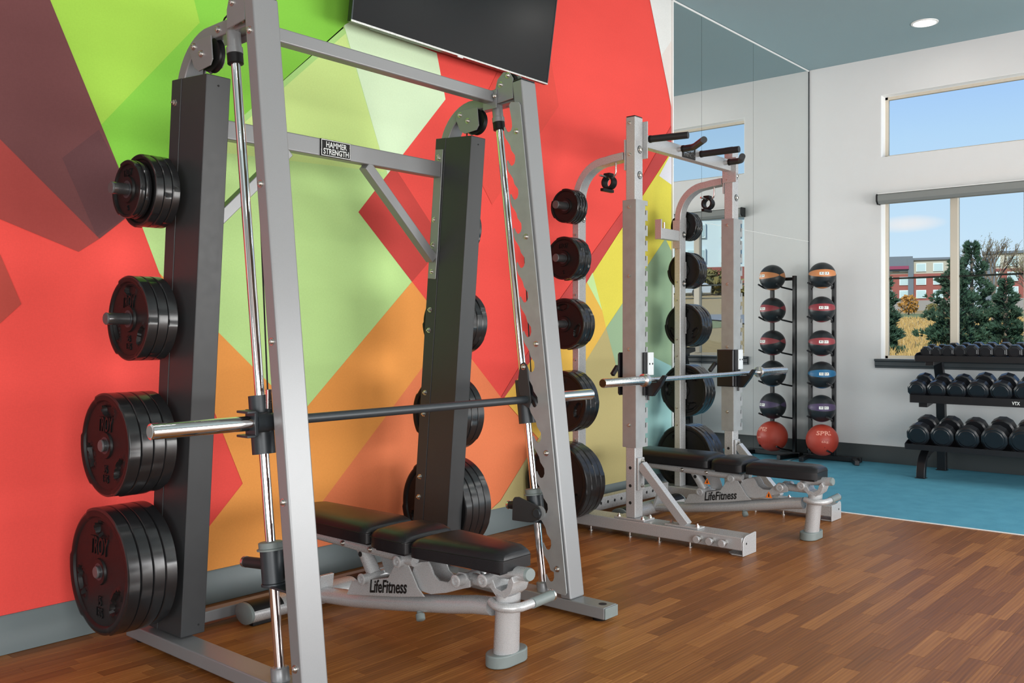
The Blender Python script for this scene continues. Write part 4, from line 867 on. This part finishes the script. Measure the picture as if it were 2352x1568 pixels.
# ================================================================== POWER RACK
PK = thing('power_rack', 'silver half rack with slotted uprights, pull-up grips and plate pegs, beside the mirror', 'gym machine', (5.23, 2.95, 0))
def rack_side(xa, inner):    # xa: -X face of the upright
    f0, f1 = xa - .020, xa + .130
    ft = part('foot', MB().box(f0, f1, 2.295, 3.56, .030, .100), M['silver2'], PK, .006)
    # end plate bent under the foot as a floor tab
    ep = [(f0 - .002, .001), (f1 + .004, .001), (f1 + .004, .112), (f1 - .01, .1155), (f0 + .035, .108), (f0 + .012, .098), (f0 - .002, .075)] if inner > 0 else [(f0 - .002, .001), (f1 + .004, .001), (f1 + .004, .095), (f1 - .004, .110), (f1 - .02, .116), (f1 - .04, .112), (f1 - .06, .104), (f0 - .002, .104)]
    part('end_plate', MB().prism(ep, (0, 2.287, 0), (1, 0, 0), (0, 0, 1), (0, .007, 0)), M['silver2'], PK, .003)
    part('plate_hole', MB().lathe([(0, .006), (.0008, .006), (.0008, .0001)], (f0 + .035 if inner > 0 else f1 - .04, 2.2866, .066), (0, -1, 0), 12), M['hole'], PK)
    tab = [(f0 + .004, 2.294), (f1 - .004, 2.294), (f1 - .004, 2.36), (f1 - .04, 2.395), (f0 + .04, 2.395), (f0 + .004, 2.36)]
    part('floor_tab', MB().prism(tab, (0, 0, .001), (1, 0, 0), (0, 1, 0), (0, 0, .007)), M['silver2'], PK, .003)
    for y in (2.62, 2.82, 3.02, 3.30): part('adjusting_foot', MB().lathe([(0, .015), (.006, .015), (.008, .007), (.0295, .007)], (f0 + .018, y, .0005), (0, 0, 1), 12), M['bolt'], PK)
    part('adjusting_foot', MB().lathe([(0, .015), (.006, .015), (.008, .007), (.0295, .007)], (f1 - .02, 3.50, .0005), (0, 0, 1), 12), M['bolt'], PK)
    # front upright
    part('front_upright', MB().box(xa, xa + .085, 2.985, 3.050, .112, 2.466), M['silver2'], PK, .006, 3)
    part('upright_cap', MB().box(xa + .002, xa + .083, 2.987, 3.048, 2.4662, 2.471), M['blackm'], PK, .002)
    part('base_flange', MB().box(xa - .014, xa + .104, 2.915, 3.125, .1003, .112), M['silver2'], PK, .003)
    for x, y in ((xa + .004, 2.935), (xa + .085, 2.935), (xa + .004, 3.10)): bolt(PK, (x, y, .112), '+z', NUT, .9)
    for z in (.20, .30, .405): part('pin_hole', MB().lathe([(0, .0095), (.0008, .0095), (.0008, .0001)], (xa - .0002, 3.018, z), (-1, 0, 0), 16), M['hole'], PK)
    # slotted racking channel
    z0, z1 = .525, 1.978; xl, xr = xa - .006, xa + .120
    pts = [(xl, z1), (xr, z1)]
    z = 1.950
    while z > .60:
        pts += [(xr, z), (xr - .027, z), (xr - .027, z - .030), (xr - .030, z - .036), (xr - .030, z - .052), (xr - .024, z - .058), (xr - .017, z - .052), (xr - .017, z - .028), (xr, z - .028)]; z -= .0898
    pts += [(xr, z0), (xl, z0)]
    part('racking_channel', MB().prism(pts, (0, 2.974, 0), (1, 0, 0), (0, 0, 1), (0, .007, 0)), M['galv'], PK)
    part('channel_side', MB().box(xl - .001, xl + .005, 2.975, 3.068, z0, z1), M['galv'], PK, .002)
    part('channel_back', MB().box(xl, xr - .03, 3.060, 3.066, z0, z1), M['galv'], PK, .002)
    for z in (1.935, 1.53, 1.10, .655): bolt(PK, (xl - .001, 3.02, z), '-x', NUT, .7)
    for z in (2.43, 2.245): bolt(PK, (xa, 3.022, z), '-x', NUT, .75)
    for z in (2.275, 2.125): 
        o = bolt(PK, (xa + .050, 2.985, z), '-y', BOLT, 1.5)
        part('washer', MB().lathe([(0, .0235), (.002, .0235), (.003, .020)], (xa + .050, 2.9848, z), (0, -1, 0), 18), M['gun'], PK)
    # bent rear upright
    py = [(3.072, 2.243), (3.16, 2.236), (3.20, 2.230)] + [(3.205 + .2145 * math.sin(R(q)), 2.015 + .2145 * math.cos(R(q))) for q in range(8, 90, 9)] + [(3.4215, 1.98), (3.4215, .10)]
    part('bent_upright', MB().sweep(py, xa + .004, xa + .082, .048), M['silver2'], PK, .005, 2, sharp=30)
    part('joint_plate', MB().box(xa - .004, xa + .088, 3.0515, 3.060, 2.155, 2.335), M['silver2'], PK, .002)
    for z in (1.90, 1.55): 
        bolt(PK, (xa + .055, 3.3975, z), '-y', BOLT, 1.4); part('washer', MB().lathe([(0, .022), (.002, .022), (.003, .019)], (xa + .055, 3.3973, z), (0, -1, 0), 18), M['gun'], PK)
    for z in (1.93, 1.80, 1.56, 1.43, 1.15, 1.03, .66, .54): bolt(PK, (xa + .004, 3.425, z), '-x', NUT, .6)
    # pegs for plates, on the outer side
    for z in RZ:
        x = xa + .004 if inner > 0 else xa + .082; s = -1 if inner > 0 else 1
        part('storage_peg', MB().lathe([(0, .0235), (.195, .0235)], (x, 3.4215, z), (s, 0, 0), 24), M['peg'], PK)
        part('peg_cap', MB().lathe([(.1952, .0242), (.198, .0242), (.201, .021), (.2012, .0001)], (x, 3.4215, z), (s, 0, 0), 24), M['pegcap'], PK)
        part('peg_flange', MB().box(min(x, x + s * .006), max(x, x + s * .006), 3.396, 3.447, z - .06, z + .06), M['silver2'], PK, .002)
    # gusset brace
    part('gusset_brace', MB().beam((xa + .045, 2.968, .425), (xa + .045, 2.665, .108), .05, .05, (1, 0, 0)), M['silver2'], PK, .004)
    part('gusset_plate', MB().box(xa + .012, xa + .080, 2.970, 2.983, .275, .465), M['silver2'], PK, .003)
    part('gusset_plate', MB().box(xa + .006, xa + .086, 2.575, 2.790, .1003, .110), M['silver2'], PK, .003)
    for z in (.445, .300): bolt(PK, (xa + .052, 2.970, z), '-y', NUT, .9)
    for y in (2.60, 2.765): bolt(PK, (xa + .045, y, .110), '+z', NUT, .9)
    # hook for the clip collar
    cxx = xa + .045
    part('collar_hanger', MB().tube([(cxx, 3.150, 2.214), (cxx, 3.150, 2.165), (cxx + .002, 3.156, 2.145), (cxx + .002, 3.172, 2.133), (cxx, 3.20, 2.131)], .0055, 10), M['satin'], PK)
RZ = (.300, .780, 1.250, 1.647, 1.966)
XA, XB = 4.570, 5.782
rack_side(XA, 1); rack_side(XB, -1)
for y in (2.548, 2.471, 2.395):
    p = part('band_peg', MB().lathe([(0, .012), (.032, .012), (.034, .0205), (.044, .0205), (.046, .018), (.046, 0)], (XA - .0205, y, .063), (-1, 0, 0), 20), M['silver2'], PK)
    part('peg_nut', MB().lathe([(0, .017), (.010, .017)], (XA - .0205, y, .063), (-1, 0, 0), 6), M['bolt'], p)
part('rear_crossmember', MB().box(XA + .131, XB - .021, 3.478, 3.545, .045, .128), M['silver2'], PK, .005)
for i in range(14): part('pin_hole', MB().lathe([(0, .010), (.0008, .010), (.0008, .0001)], (XA + .20 + .078 * i, 3.4778, .092), (0, -1, 0), 14), M['hole'], PK)
part('rear_tie', MB().box(XA + .083, XB + .003, 3.402, 3.440, .72, .78), M['silver2'], PK, .004) if 0 else None
# pull-up beam with angled grips
part('pullup_beam', MB().box(XA + .096, XB - .010, 2.990, 3.045, 2.302, 2.378), M['silver2'], PK, .005)
for xx in (XA + .086, XB - .010): part('beam_plate', MB().box(xx, xx + .009, 2.955, 3.060, 2.225, 2.445 if xx < 5 else 2.395), M['silver2'], PK, .003)
bg_ = part('badge', MB().box(5.115, 5.275, 2.985, 2.990, 2.304, 2.376), M['hole'], PK, .001, label='black badge with raised lettering')
lettering('raised_lettering', TXT['hs'], M['satin'], bg_, (5.195, 2.9845, 2.340), (1, 0, 0), (0, 0, 1))
for pts in ([(4.688, 2.99, 2.345), (4.705, 2.90, 2.345), (4.740, 2.73, 2.345)], [(5.071, 2.99, 2.344), (5.071, 2.895, 2.345), (5.055, 2.865, 2.345), (4.915, 2.725, 2.345)], [(5.300, 2.99, 2.345), (5.305, 2.90, 2.345), (5.315, 2.70, 2.345)], [(5.676, 2.99, 2.345), (5.676, 2.89, 2.345), (5.660, 2.862, 2.345), (5.545, 2.795, 2.345)]):
    a, b = Vector(pts[0]), Vector(pts[1]); c = a + (b - a) * .30
    part('grip_bar', MB().tube([a, c], .0155, 14), M['silver2'], PK)
    h = part('pullup_grip', MB().tube([c] + pts[1:], .0205, 16), M['grip'], PK); part('grip_collar', MB().cyl(c, c + (b - a).normalized() * .012, .0225, n=16), M['rubber'], h)
# holder sticking inwards from the far rear upright
part('bar_holder', MB().box(5.545, 5.785, 3.400, 3.446, 1.850, 1.925), M['silver2'], PK, .004)
part('holder_plate', MB().box(5.530, 5.545, 3.398, 3.448, 1.848, 1.985), M['silver2'], PK, .002)
part('holder_pin', MB().cyl((5.610, 3.423, 1.925), (5.610, 3.423, 1.970), .008, n=12), M['satin'], PK)
part('holder_plate', MB().box(5.774, 5.786, 3.392, 3.452, 1.80, 2.00), M['silver2'], PK, .002)
NM5 = ('lowest', 'second lowest', 'middle', 'second highest', 'highest')
for z, k, pt, nm in zip(RZ, ((45, 45, 45, 45), (35, 35, 35), (25, 25, 25), (10, 10, 10, 10), (5, 5, 5, 5)), (None, None, None, .030, .026), NM5):
    stack(k, XA - .003, 3.4215, z, -1, 'on %s peg of the half rack\'s near side' % nm, 'plates on the near side of the half rack', k[0] == 10, pt)
for z, k, pt, nm in zip(RZ, ((45, 45, 45, 45), (35, 35, 35), (25, 25, 25, 25), (10, 10, 10, 10), (5, 5, 5, 5)), (None, None, None, .030, .026), NM5):
    stack(k, XB + .089, 3.4215, z, 1, 'on %s peg of the half rack\'s far side' % nm, 'plates on the far side of the half rack', False, pt)

# clip collars hanging from the bent uprights
def clip(x, label):
    t = thing('bar_collar', label, 'collar', (x, 3.196, 2.102), 'clip collars')
    part('ring', MB().pipe((x - .030, 3.196, 2.102), (x + .022, 3.196, 2.102), .041, .029, 26), M['rubber'], t, .002)
    part('inner_rim', MB().pipe((x + .0222, 3.196, 2.102), (x + .0245, 3.196, 2.102), .033, .029, 26), M['uhmw'], t)
    part('clamp_block', MB().box(x - .028, x + .020, 3.178, 3.222, 2.138, 2.158), M['rubber'], t, .003)
    part('clamp_lever', MB().box(x - .085, x + .026, 3.180, 3.205, 2.042, 2.060), M['rubber'], t, .003)
    part('clamp_pin', MB().cyl((x - .10, 3.20, 2.135), (x - .032, 3.20, 2.135), .006, n=10), M['bolt'], t)
clip(XA + .045, 'black clip collar hanging under the bent tube, near side of half rack')
clip(XB + .045, 'black clip collar hanging under the bent tube, far side of half rack')

# hooks clamped round the slotted uprights, holding the barbell
def hook(xa, inner, label):
    x = xa
    t = thing('bar_hook', label, 'bar hook', (xa + .04, 2.95, .955), 'bar hooks on the slotted uprights'); z0, z1 = .829, 1.082
    xs = x + .0875 if inner > 0 else x - .040
    w = .028 if inner > 0 else .030
    if inner > 0:
        part('side_plate', MB().box(xs + .036, xs + .042, 2.968, 3.090, z0, z1), M['blackm'], t, .003)
        part('rear_plate', MB().prism([(x - .022, z0 + .012), (x - .012, z0), (xs + .036, z0), (xs + .036, z1), (x - .012, z1), (x - .022, z1 - .012)], (0, 3.082, 0), (1, 0, 0), (0, 0, 1), (0, .010, 0)), M['blackm'], t, .004)
        part('latch_lever', MB().beam((x - .018, 3.095, 1.000), (x - .066, 3.10, .950), .022, .024), M['blackm'], t, .003)
        a, b = xs - .028, xs + .036
    else:
        part('side_plate', MB().box(x - .040, x - .012, 2.962, 3.085, z0, z1), M['blackm'], t, .008, 3)
        part('rear_plate', MB().box(x - .030, x + .060, 3.072, 3.090, z0, z1), M['blackm'], t, .004)
        part('latch_lever', MB().beam((x - .030, 3.10, .990), (x - .085, 3.115, .935), .022, .024), M['blackm'], t, .003)
        a, b = x - .012, x + .055
    part('front_plate', MB().box(a, b, 2.957, 2.969, z0, z1), M['blackm'], t, .002)
    part('wear_pad', MB().box(b - .040, b + .022, 2.947, 2.9568, z0 + .118, z1), M['uhmw'], t, .003)
    for dx in (-.024, .008): part('pad_screw', MB().lathe([(0, .006), (.0008, .006), (.0008, .0001)], (b + dx, 2.9468, z0 + .185), (0, -1, 0), 12), M['hole'], t)
    arm = [(2.957, z0 - .006), (2.957, z0 + .085), (2.925, z0 + .085 - .03), (2.875, z0 + .118), (2.845, z0 + .128), (2.835, z0 + .118), (2.915, z0 - .004)]
    ar = [(2.957, z0 - .004), (2.957, z0 + .070), (2.930, z0 + .076), (2.892, z0 + .078), (2.872, z0 + .098), (2.852, z0 + .122), (2.832, z0 + .120), (2.865, z0 + .060), (2.918, z0 - .004)]
    part('hook_arm', MB().prism(ar, (b - .042, 0, 0), (0, 1, 0), (0, 0, 1), (.034, 0, 0)), M['blackm'], t, .004)
    part('lower_pin', MB().cyl((a + .05, 2.962, z0 - .03), (a + .05, 2.962, z0), .007, n=10), M['blackm'], t)
hook(XA, 1, 'black bar hook clamped on the nearer slotted upright, left end of barbell')
hook(XB, -1, 'black bar hook clamped on the farther slotted upright, right end of barbell')
BBZ, BBY = .9235, 2.902
bb = thing('barbell', 'bare steel barbell resting on the two black hooks of the half rack', 'barbell', (5.25, BBY, BBZ))
part('shaft', MB().cyl((4.55, BBY, BBZ), (6.02, BBY, BBZ), .0148, n=22), M['satin'], bb)
for x0, s in ((4.545, -1), (6.012, 1)):
    part('collar', MB().lathe([(-.017, .030), (-.014, .0375), (.014, .0375), (.017, .030), (.022, .026)], (x0, BBY, BBZ), (s, 0, 0), 30), M['satin'], bb)
    part('sleeve', MB().lathe([(.017, .0255), (.415, .0255), (.420, .0235), (.420, .021), (.416, .0205), (.416, .0001)], (x0, BBY, BBZ), (s, 0, 0), 30), M['satin'], bb)
M['brass'] = mat('bronze_cap', (.09, .05, .025), .4, .6)
for x0, s in ((4.545, -1), (6.012, 1)): part('sleeve_cap', MB().lathe([(.4162, .020), (.419, .019), (.4195, .0001)], (x0, BBY, BBZ), (s, 0, 0), 24), M['brass'], bb)

# ================================================================== TELEVISION
tv = thing('television', 'large black wall-mounted television tilted down above the mural, switched off', 'television', (3.64, 3.55, 3.1))
ta = R(8.6); U = Vector((0, -math.sin(ta), math.cos(ta))); NN = Vector((0, -math.cos(ta), -math.sin(ta))); O = Vector((2.878, 3.505, 2.702)); TW, THh = 1.522, .868
def tvp(x, u, n): return O + Vector((x, 0, 0)) + U * u + NN * n
def tvbox(x0, x1, u0, u1, n0, n1): return MB().hexa([tvp(x0, u0, n0), tvp(x1, u0, n0), tvp(x1, u1, n0), tvp(x0, u1, n0), tvp(x0, u0, n1), tvp(x1, u0, n1), tvp(x1, u1, n1), tvp(x0, u1, n1)])
part('housing', tvbox(0, TW, 0, THh, -.028, 0), M['blackm'], tv, .004)
part('screen', tvbox(.009, TW - .009, .012, THh - .009, .0002, .0012), M['screen'], tv)
bz = tvbox(0, TW, 0, .010, 0, .004)
part('bottom_bezel', bz, M['satin'], tv, .001, label='thin bright metal strip along the lower edge')
part('side_bezel', tvbox(0, .007, .010, THh, 0, .003), M['gun'], tv); part('side_bezel', tvbox(TW - .007, TW, .010, THh, 0, .003), M['gun'], tv); part('top_bezel', tvbox(0, TW, THh - .007, THh, 0, .003), M['gun'], tv)
part('rear_casing', tvbox(.16, TW - .16, .006, .55, -.075, -.0285), M['blackm'], tv, .01)
part('badge', tvbox(TW * .50 - .02, TW * .50 + .02, -.006, .002, -.002, .0045), M['uhmw'], tv, .001)
part('wall_mount', MB().box(3.45, 3.83, 3.610, 3.682, 2.95, 3.35).box(3.55, 3.73, 3.50, 3.61, 3.05, 3.25), M['blackm'], tv, .004)

# ================================================================== MEDICINE BALL RACK
BR = thing('ball_rack', 'black two-post medicine ball rack in the corner beside the mirror', 'ball rack', (8.45, 3.43, 0))
PY = (3.592, 3.365)
for y in PY: part('post', MB().box(8.505, 8.545, y - .016, y + .016, .05, 1.745), M['blackm'], BR, .003)
part('base_bar', MB().box(8.50, 8.55, 3.11, 3.655, .006, .05), M['blackm'], BR, .004)
part('foot_bar', MB().beam((8.60, 3.640, .024), (8.235, 3.560, .024), .042, .040), M['blackm'], BR, .004)
part('foot_bar', MB().beam((8.60, 3.225, .024), (8.325, 3.075, .024), .042, .040), M['blackm'], BR, .004)
BALLS = [(8.395, 3.425, 1.727, .122), (8.395, 3.430, 1.413, .121), (8.395, 3.430, 1.099, .121), (8.395, 3.428, .804, .126), (8.395, 3.430, .493, .126), (8.395, 3.425, .200, .146)]
for (bx, by, bz_, r) in BALLS:
    for y, s in ((PY[0], 1), (PY[1], -1)):
        yo = by + s * .092 if s > 0 else by - .092
        part('ball_arm', MB().tube([(8.51, y - s * .018, bz_ - r * .86 - .012), (8.40, yo, bz_ - r * .78), (8.29, yo, bz_ - r * .56)], .0085, 10), M['blackm'], BR)
part('top_tie', MB().box(8.515, 8.535, PY[1], PY[0], 1.70, 1.73), M['blackm'], BR, .002)
YW = math.pi - (math.atan2(3.43, 8.4) + .16)
def ball_mat(name, col):
    g = G(name); tc = g.N('ShaderNodeTexCoord'); sp = g.N('ShaderNodeSeparateXYZ'); nv = g.N('ShaderNodeVectorMath', operation='NORMALIZE'); g.L(tc.outputs['Object'], nv.inputs[0]); g.L(nv.outputs[0], sp.inputs[0])
    X, Y, Z = sp.outputs; masks = []
    def petal(a, b, c, ph, wd):
        an = g.math('ARCTAN2', b, a); cs = g.math('ABSOLUTE', g.math('COSINE', g.math('ADD', an, ph))); lim = g.math('MULTIPLY', g.math('POWER', cs, .55), wd); return g.math('LESS_THAN', g.math('ABSOLUTE', c), g.math('SUBTRACT', lim, .02))
    m1 = petal(X, Y, g.math('SUBTRACT', Z, .15), YW, .30); m2 = g.math('LESS_THAN', Z, -.90); m3 = g.math('MULTIPLY', petal(X, Z, Y, .8, .22), g.math('GREATER_THAN', X, .1)); mk = g.math('MAXIMUM', m1, g.math('MAXIMUM', m2, m3))
    g.L(g.mix(mk, (.013, .016, .019, 1), lin(col)), g.b.inputs['Base Color']); g.b.inputs['Roughness'].default_value = .40
    gro = g.math('ABSOLUTE', g.math('SINE', g.math('MULTIPLY', Z, 9.5))); g.bump(g.math('ADD', g.math('POWER', gro, .25), g.math('MULTIPLY', g.noise(500, 2), .4)), .35, .003); return g.m
def on_ball(me, c, r, yaw, elev):    # wrap a flat shape onto the ball; yaw 0 faces the window-side camera direction
    out = me.copy(); f = Vector((-math.cos(yaw), -math.sin(yaw), 0))
    for v in out.vertices:
        a = yaw - (-v.co.x) / r * 1.0 * -1; a = yaw + v.co.x / r; b = elev + v.co.y / r; rr = r + .0006 + v.co.z
        v.co = Vector((-math.cos(b) * math.cos(a), -math.cos(b) * math.sin(a), math.sin(b))) * rr
    return out
def quad_grid(w, h, nx, ny):
    me = bpy.data.meshes.new('patch'); vs = [((i / nx - .5) * w, (j / ny - .5) * h, 0) for j in range(ny + 1) for i in range(nx + 1)]; fs = [(j * (nx + 1) + i, j * (nx + 1) + i + 1, (j + 1) * (nx + 1) + i + 1, (j + 1) * (nx + 1) + i) for j in range(ny) for i in range(nx)]
    me.from_pydata(vs, [], fs); return me
BL_ = [('tan', 'CC8350', '4\u2080 | 1.8', 'black medicine ball with tan stripe, topmost on the rack'), ('red', '8E3038', '6\u2080 | 2.7', 'black medicine ball with red stripe, second from the top'), ('rose', '93383E', '8\u2080 | 3.6', 'black medicine ball with red stripe, third from the top'),
       ('blue', '1C648E', '12 | 5.4', 'black medicine ball with blue stripe, fourth from the top'), ('violet', '4C3C5E', '10 | 4.5', 'black medicine ball with purple stripe, fifth from the top')]
BT = [text_mesh(s[2].replace('\u2080 ', ' ').replace('\u2080', ''), .066, .017, .0004, 0, .015) for s in BL_]
yaw0 = math.atan2(3.43, 8.4)
for (bx, by, bz_, r), (nm, col, s, lab), tm in zip(BALLS[:5], BL_, BT):
    t = thing('medicine_ball', lab, 'medicine ball', (bx, by, bz_), 'medicine balls')
    mb = MB().sphere((bx, by, bz_), r, 40, 24); o = part('shell', mb, ball_mat('ball_' + nm, col), t, sharp=180)
    yw = yaw0 + .10
    pm = on_ball(quad_grid(.040, .026, 6, 4), None, r, yw - .13, .115); o2 = link('number_patch', pm, M['white'], t)
    pm = on_ball(quad_grid(.040, .026, 6, 4), None, r, yw + .25, .115); o2 = link('number_patch', pm, M['white'], t)
    tt = on_ball(tm, None, r + .0006, yw + .06, .115); link('printed_number', tt, M['ink'], t)
bx, by, bz_, r = BALLS[5]
t = thing('medicine_ball', 'larger plain red rubber medicine ball at the foot of the rack', 'medicine ball', (bx, by, bz_), 'medicine balls')
M['redball'] = mat('red_rubber', 'B8402F', .42, 0, .1, 12, .15, 300, .001)
part('shell', MB().sphere((bx, by, bz_), r, 44, 26), M['redball'], t, sharp=180)
M['redprint'] = mat('pale_pink_print', 'EFA693', .6)
link('printed_lettering', on_ball(text_mesh('SPRI', .150, .044, .0005, 0, .02), None, r, yaw0 + .10, .55), M['redprint'], t)
link('printed_number', on_ball(text_mesh('6kg.', .068, .026, .0005, 0, .0), None, r, yaw0 + .20, -.02), M['redprint'], t)
part('valve', MB().lathe([(0, .006), (.0006, .006), (.0006, .0001)], (bx - .995 * r * math.cos(yaw0 + .15) * .93, by - .995 * r * math.sin(yaw0 + .15) * .93, bz_ - .36 * r), (-.87, -.35, -.36), 10), M['hole'], t)

# ================================================================== DUMBBELL RACK AND DUMBBELLS
DR = thing('dumbbell_rack', 'black three-tier dumbbell rack under the lower window', 'dumbbell rack', (8.25, 1.5, 0))
YR = -.10
for y0 in (2.385, .05):
    leg = [(8.56, .003), (8.552, .30), (8.53, .60), (8.50, .82), (8.44, .965)]
    part('rear_leg', MB().sweep([(p[0], p[1]) for p in leg], 0, .075, .05), M['blackm'], DR) if 0 else None
    vs = MB(); k = len(leg); pts = []
    for i, (x, z) in enumerate(leg): pts.append((x, z))
    part('rear_leg', MB().prism([(x - .03, z) for x, z in leg] + [(x + .03, z) for x, z in reversed(leg)], (0, y0, 0), (1, 0, 0), (0, 0, 1), (0, .072, 0)), M['blackm'], DR, .004)
    fl_ = [(7.945, .003), (7.948, .06), (7.965, .12), (8.005, .175), (8.06, .215), (8.15, .245), (8.54, .30)]
    part('front_leg', MB().prism([(x, z) for x, z in fl_] + [(x + (.055 if i < 4 else .01), z - (0 if i < 4 else .055)) for i, (x, z) in reversed(list(enumerate(fl_)))], (0, y0, 0), (1, 0, 0), (0, 0, 1), (0, .066, 0)), M['blackm'], DR, .004)
    part('foot_plate', MB().box(7.935, 8.01, y0 - .006, y0 + .074, .0005, .006), M['blackm'], DR, .002)
    part('foot_plate', MB().box(8.52, 8.60, y0 - .006, y0 + .080, .0005, .006), M['blackm'], DR, .002)
    for xf, z, zz in ((8.03, .605, .68), (8.20, .945, .985)):
        part('tier_bracket', MB().hexa([(xf, y0, z - .025), (8.52, y0, zz - .03), (8.52, y0 + .07, zz - .03), (xf, y0 + .07, z - .025), (xf, y0, z + .022), (8.52, y0, zz + .035), (8.52, y0 + .07, zz + .035), (xf, y0 + .07, z + .022)]), M['blackm'], DR, .003)
def tray(x0, z0, x1, z1, yl, lip):
    dx, dz = x1 - x0, z1 - z0; l = math.hypot(dx, dz); ux, uz = dx / l, dz / l
    pf = [(x0 - .006, z0 + lip), (x0, z0 + lip), (x0 + ux * .004, z0 + .004), (x1, z1), (x1 - .0, z1 + .035), (x1 + .006, z1 + .035), (x1 + .006, z1 - .006), (x0 + ux * .03, z0 - .012), (x0 - .006, z0 - .012)]
    part('tray', MB().prism(pf, (0, YR, 0), (1, 0, 0), (0, 0, 1), (0, yl - YR, 0)), M['blackm'], DR, .002)
    part('tray_end', MB().prism([(x0 - .006, z0 - .012), (x0 - .006, z0 + lip), (x0 + .05, z0 + lip + .02), (x1, z1 + .035), (x1 + .006, z1 - .006), (x0 + ux * .03, z0 - .012)], (0, yl, 0), (1, 0, 0), (0, 0, 1), (0, .004, 0)), M['blackm'], DR, .001)
tray(7.87, .255, 8.27, .345, 2.512, .034); tray(7.97, .632, 8.34, .728, 2.503, .052); tray(8.165, .965, 8.50, 1.010, 2.525, .040)
lettering('printed_lettering', TXT['vtx'], M['white'], DR, (7.9632, 1.715, .650), (0, -1, 0), (0, 0, 1))
def head_mesh(r, w, n):
    k = r / math.cos(math.pi / n); mb = MB().lathe([(0, r * .55), (0, r * .70), (.004, r * .78), (.004, r * .88), (.012, k), (w - .010, k), (w, k * .86), (w, 0.0001)], (0, 0, 0), (1, 0, 0), n)
    return mesh('head', mb, sharp=25)
def dumbbell_set(tag, r, w, hl, n, ys, x0, z0, slope, labels, group):
    hm = head_mesh(r, w, n); hm.materials.append(M['urethane'])
    hd = mesh('handle', MB().lathe([(0, .014), (hl * .25, .0155), (hl * .5, .017), (hl * .75, .0155), (hl, .014)], (0, 0, 0), (1, 0, 0), 18)); hd.materials.append(M['chrome'])
    cp = mesh('end_badge', MB().lathe([(0, r * .46), (.0012, r * .45), (.0012, .0001)], (0, 0, 0), (-1, 0, 0), 24)); cp.materials.append(M['rubber'])
    root = None
    for y, lab in zip(ys, labels):
        org = Vector((x0 + (w + hl / 2) * math.cos(slope), y, z0 + (w + hl / 2) * math.sin(slope)))
        if root is None:
            root = thing('dumbbell', lab, 'dumbbell', org, group); root.rotation_euler = (R(180 / n), -slope, 0); t = root
            for me, x, fl2, nm in ((hm, -hl / 2 - w, 0, 'head'), (hm, hl / 2 + w, 1, 'head'), (hd, -hl / 2, 0, 'handle'), (cp, -hl / 2 - w + .004, 0, 'end_badge')):
                o = link(nm, me, None, t); o.location = (x, 0, 0); o.rotation_euler = (0, 0, R(180) if fl2 else 0)
        else: dup(root, org, lab, group)
od = ('first', 'second', 'third', 'fourth', 'fifth', 'sixth', 'seventh', 'eighth', 'ninth')
LB = lambda tier, size, n, a=0: ['%s black dumbbell, %s from the left on the %s tray' % (size, od[a + i], tier) for i in range(n)]
dumbbell_set('a', .046, .055, .105, 8, [2.448, 2.366], 8.19, 1.031, .11, LB('top', 'smallest', 2), 'dumbbells on the top tray')
dumbbell_set('b', .053, .062, .105, 8, [2.275, 2.180], 8.185, 1.037, .11, LB('top', 'small', 2, 2), 'dumbbells on the top tray')
dumbbell_set('c', .056, .068, .105, 8, [2.088, 1.985, 1.880, 1.772, 1.662], 8.18, 1.040, .11, LB('top', 'small', 5, 4), 'dumbbells on the top tray')
dumbbell_set('d', .073, .080, .115, 10, [2.460, 2.308, 2.156], 7.985, .722, .255, LB('middle', 'medium', 3), 'dumbbells on the middle tray')
dumbbell_set('e', .080, .090, .110, 10, [1.995, 1.828, 1.658], 7.980, .728, .255, LB('middle', 'medium-large', 3, 3), 'dumbbells on the middle tray')
dumbbell_set('f', .088, .100, .120, 12, [2.415, 2.232, 2.044], 7.870, .360, .222, LB('bottom', 'large', 3), 'dumbbells on the bottom tray')
dumbbell_set('g', .094, .110, .118, 12, [1.848, 1.652], 7.865, .365, .222, LB('bottom', 'largest', 2, 3), 'dumbbells on the bottom tray')
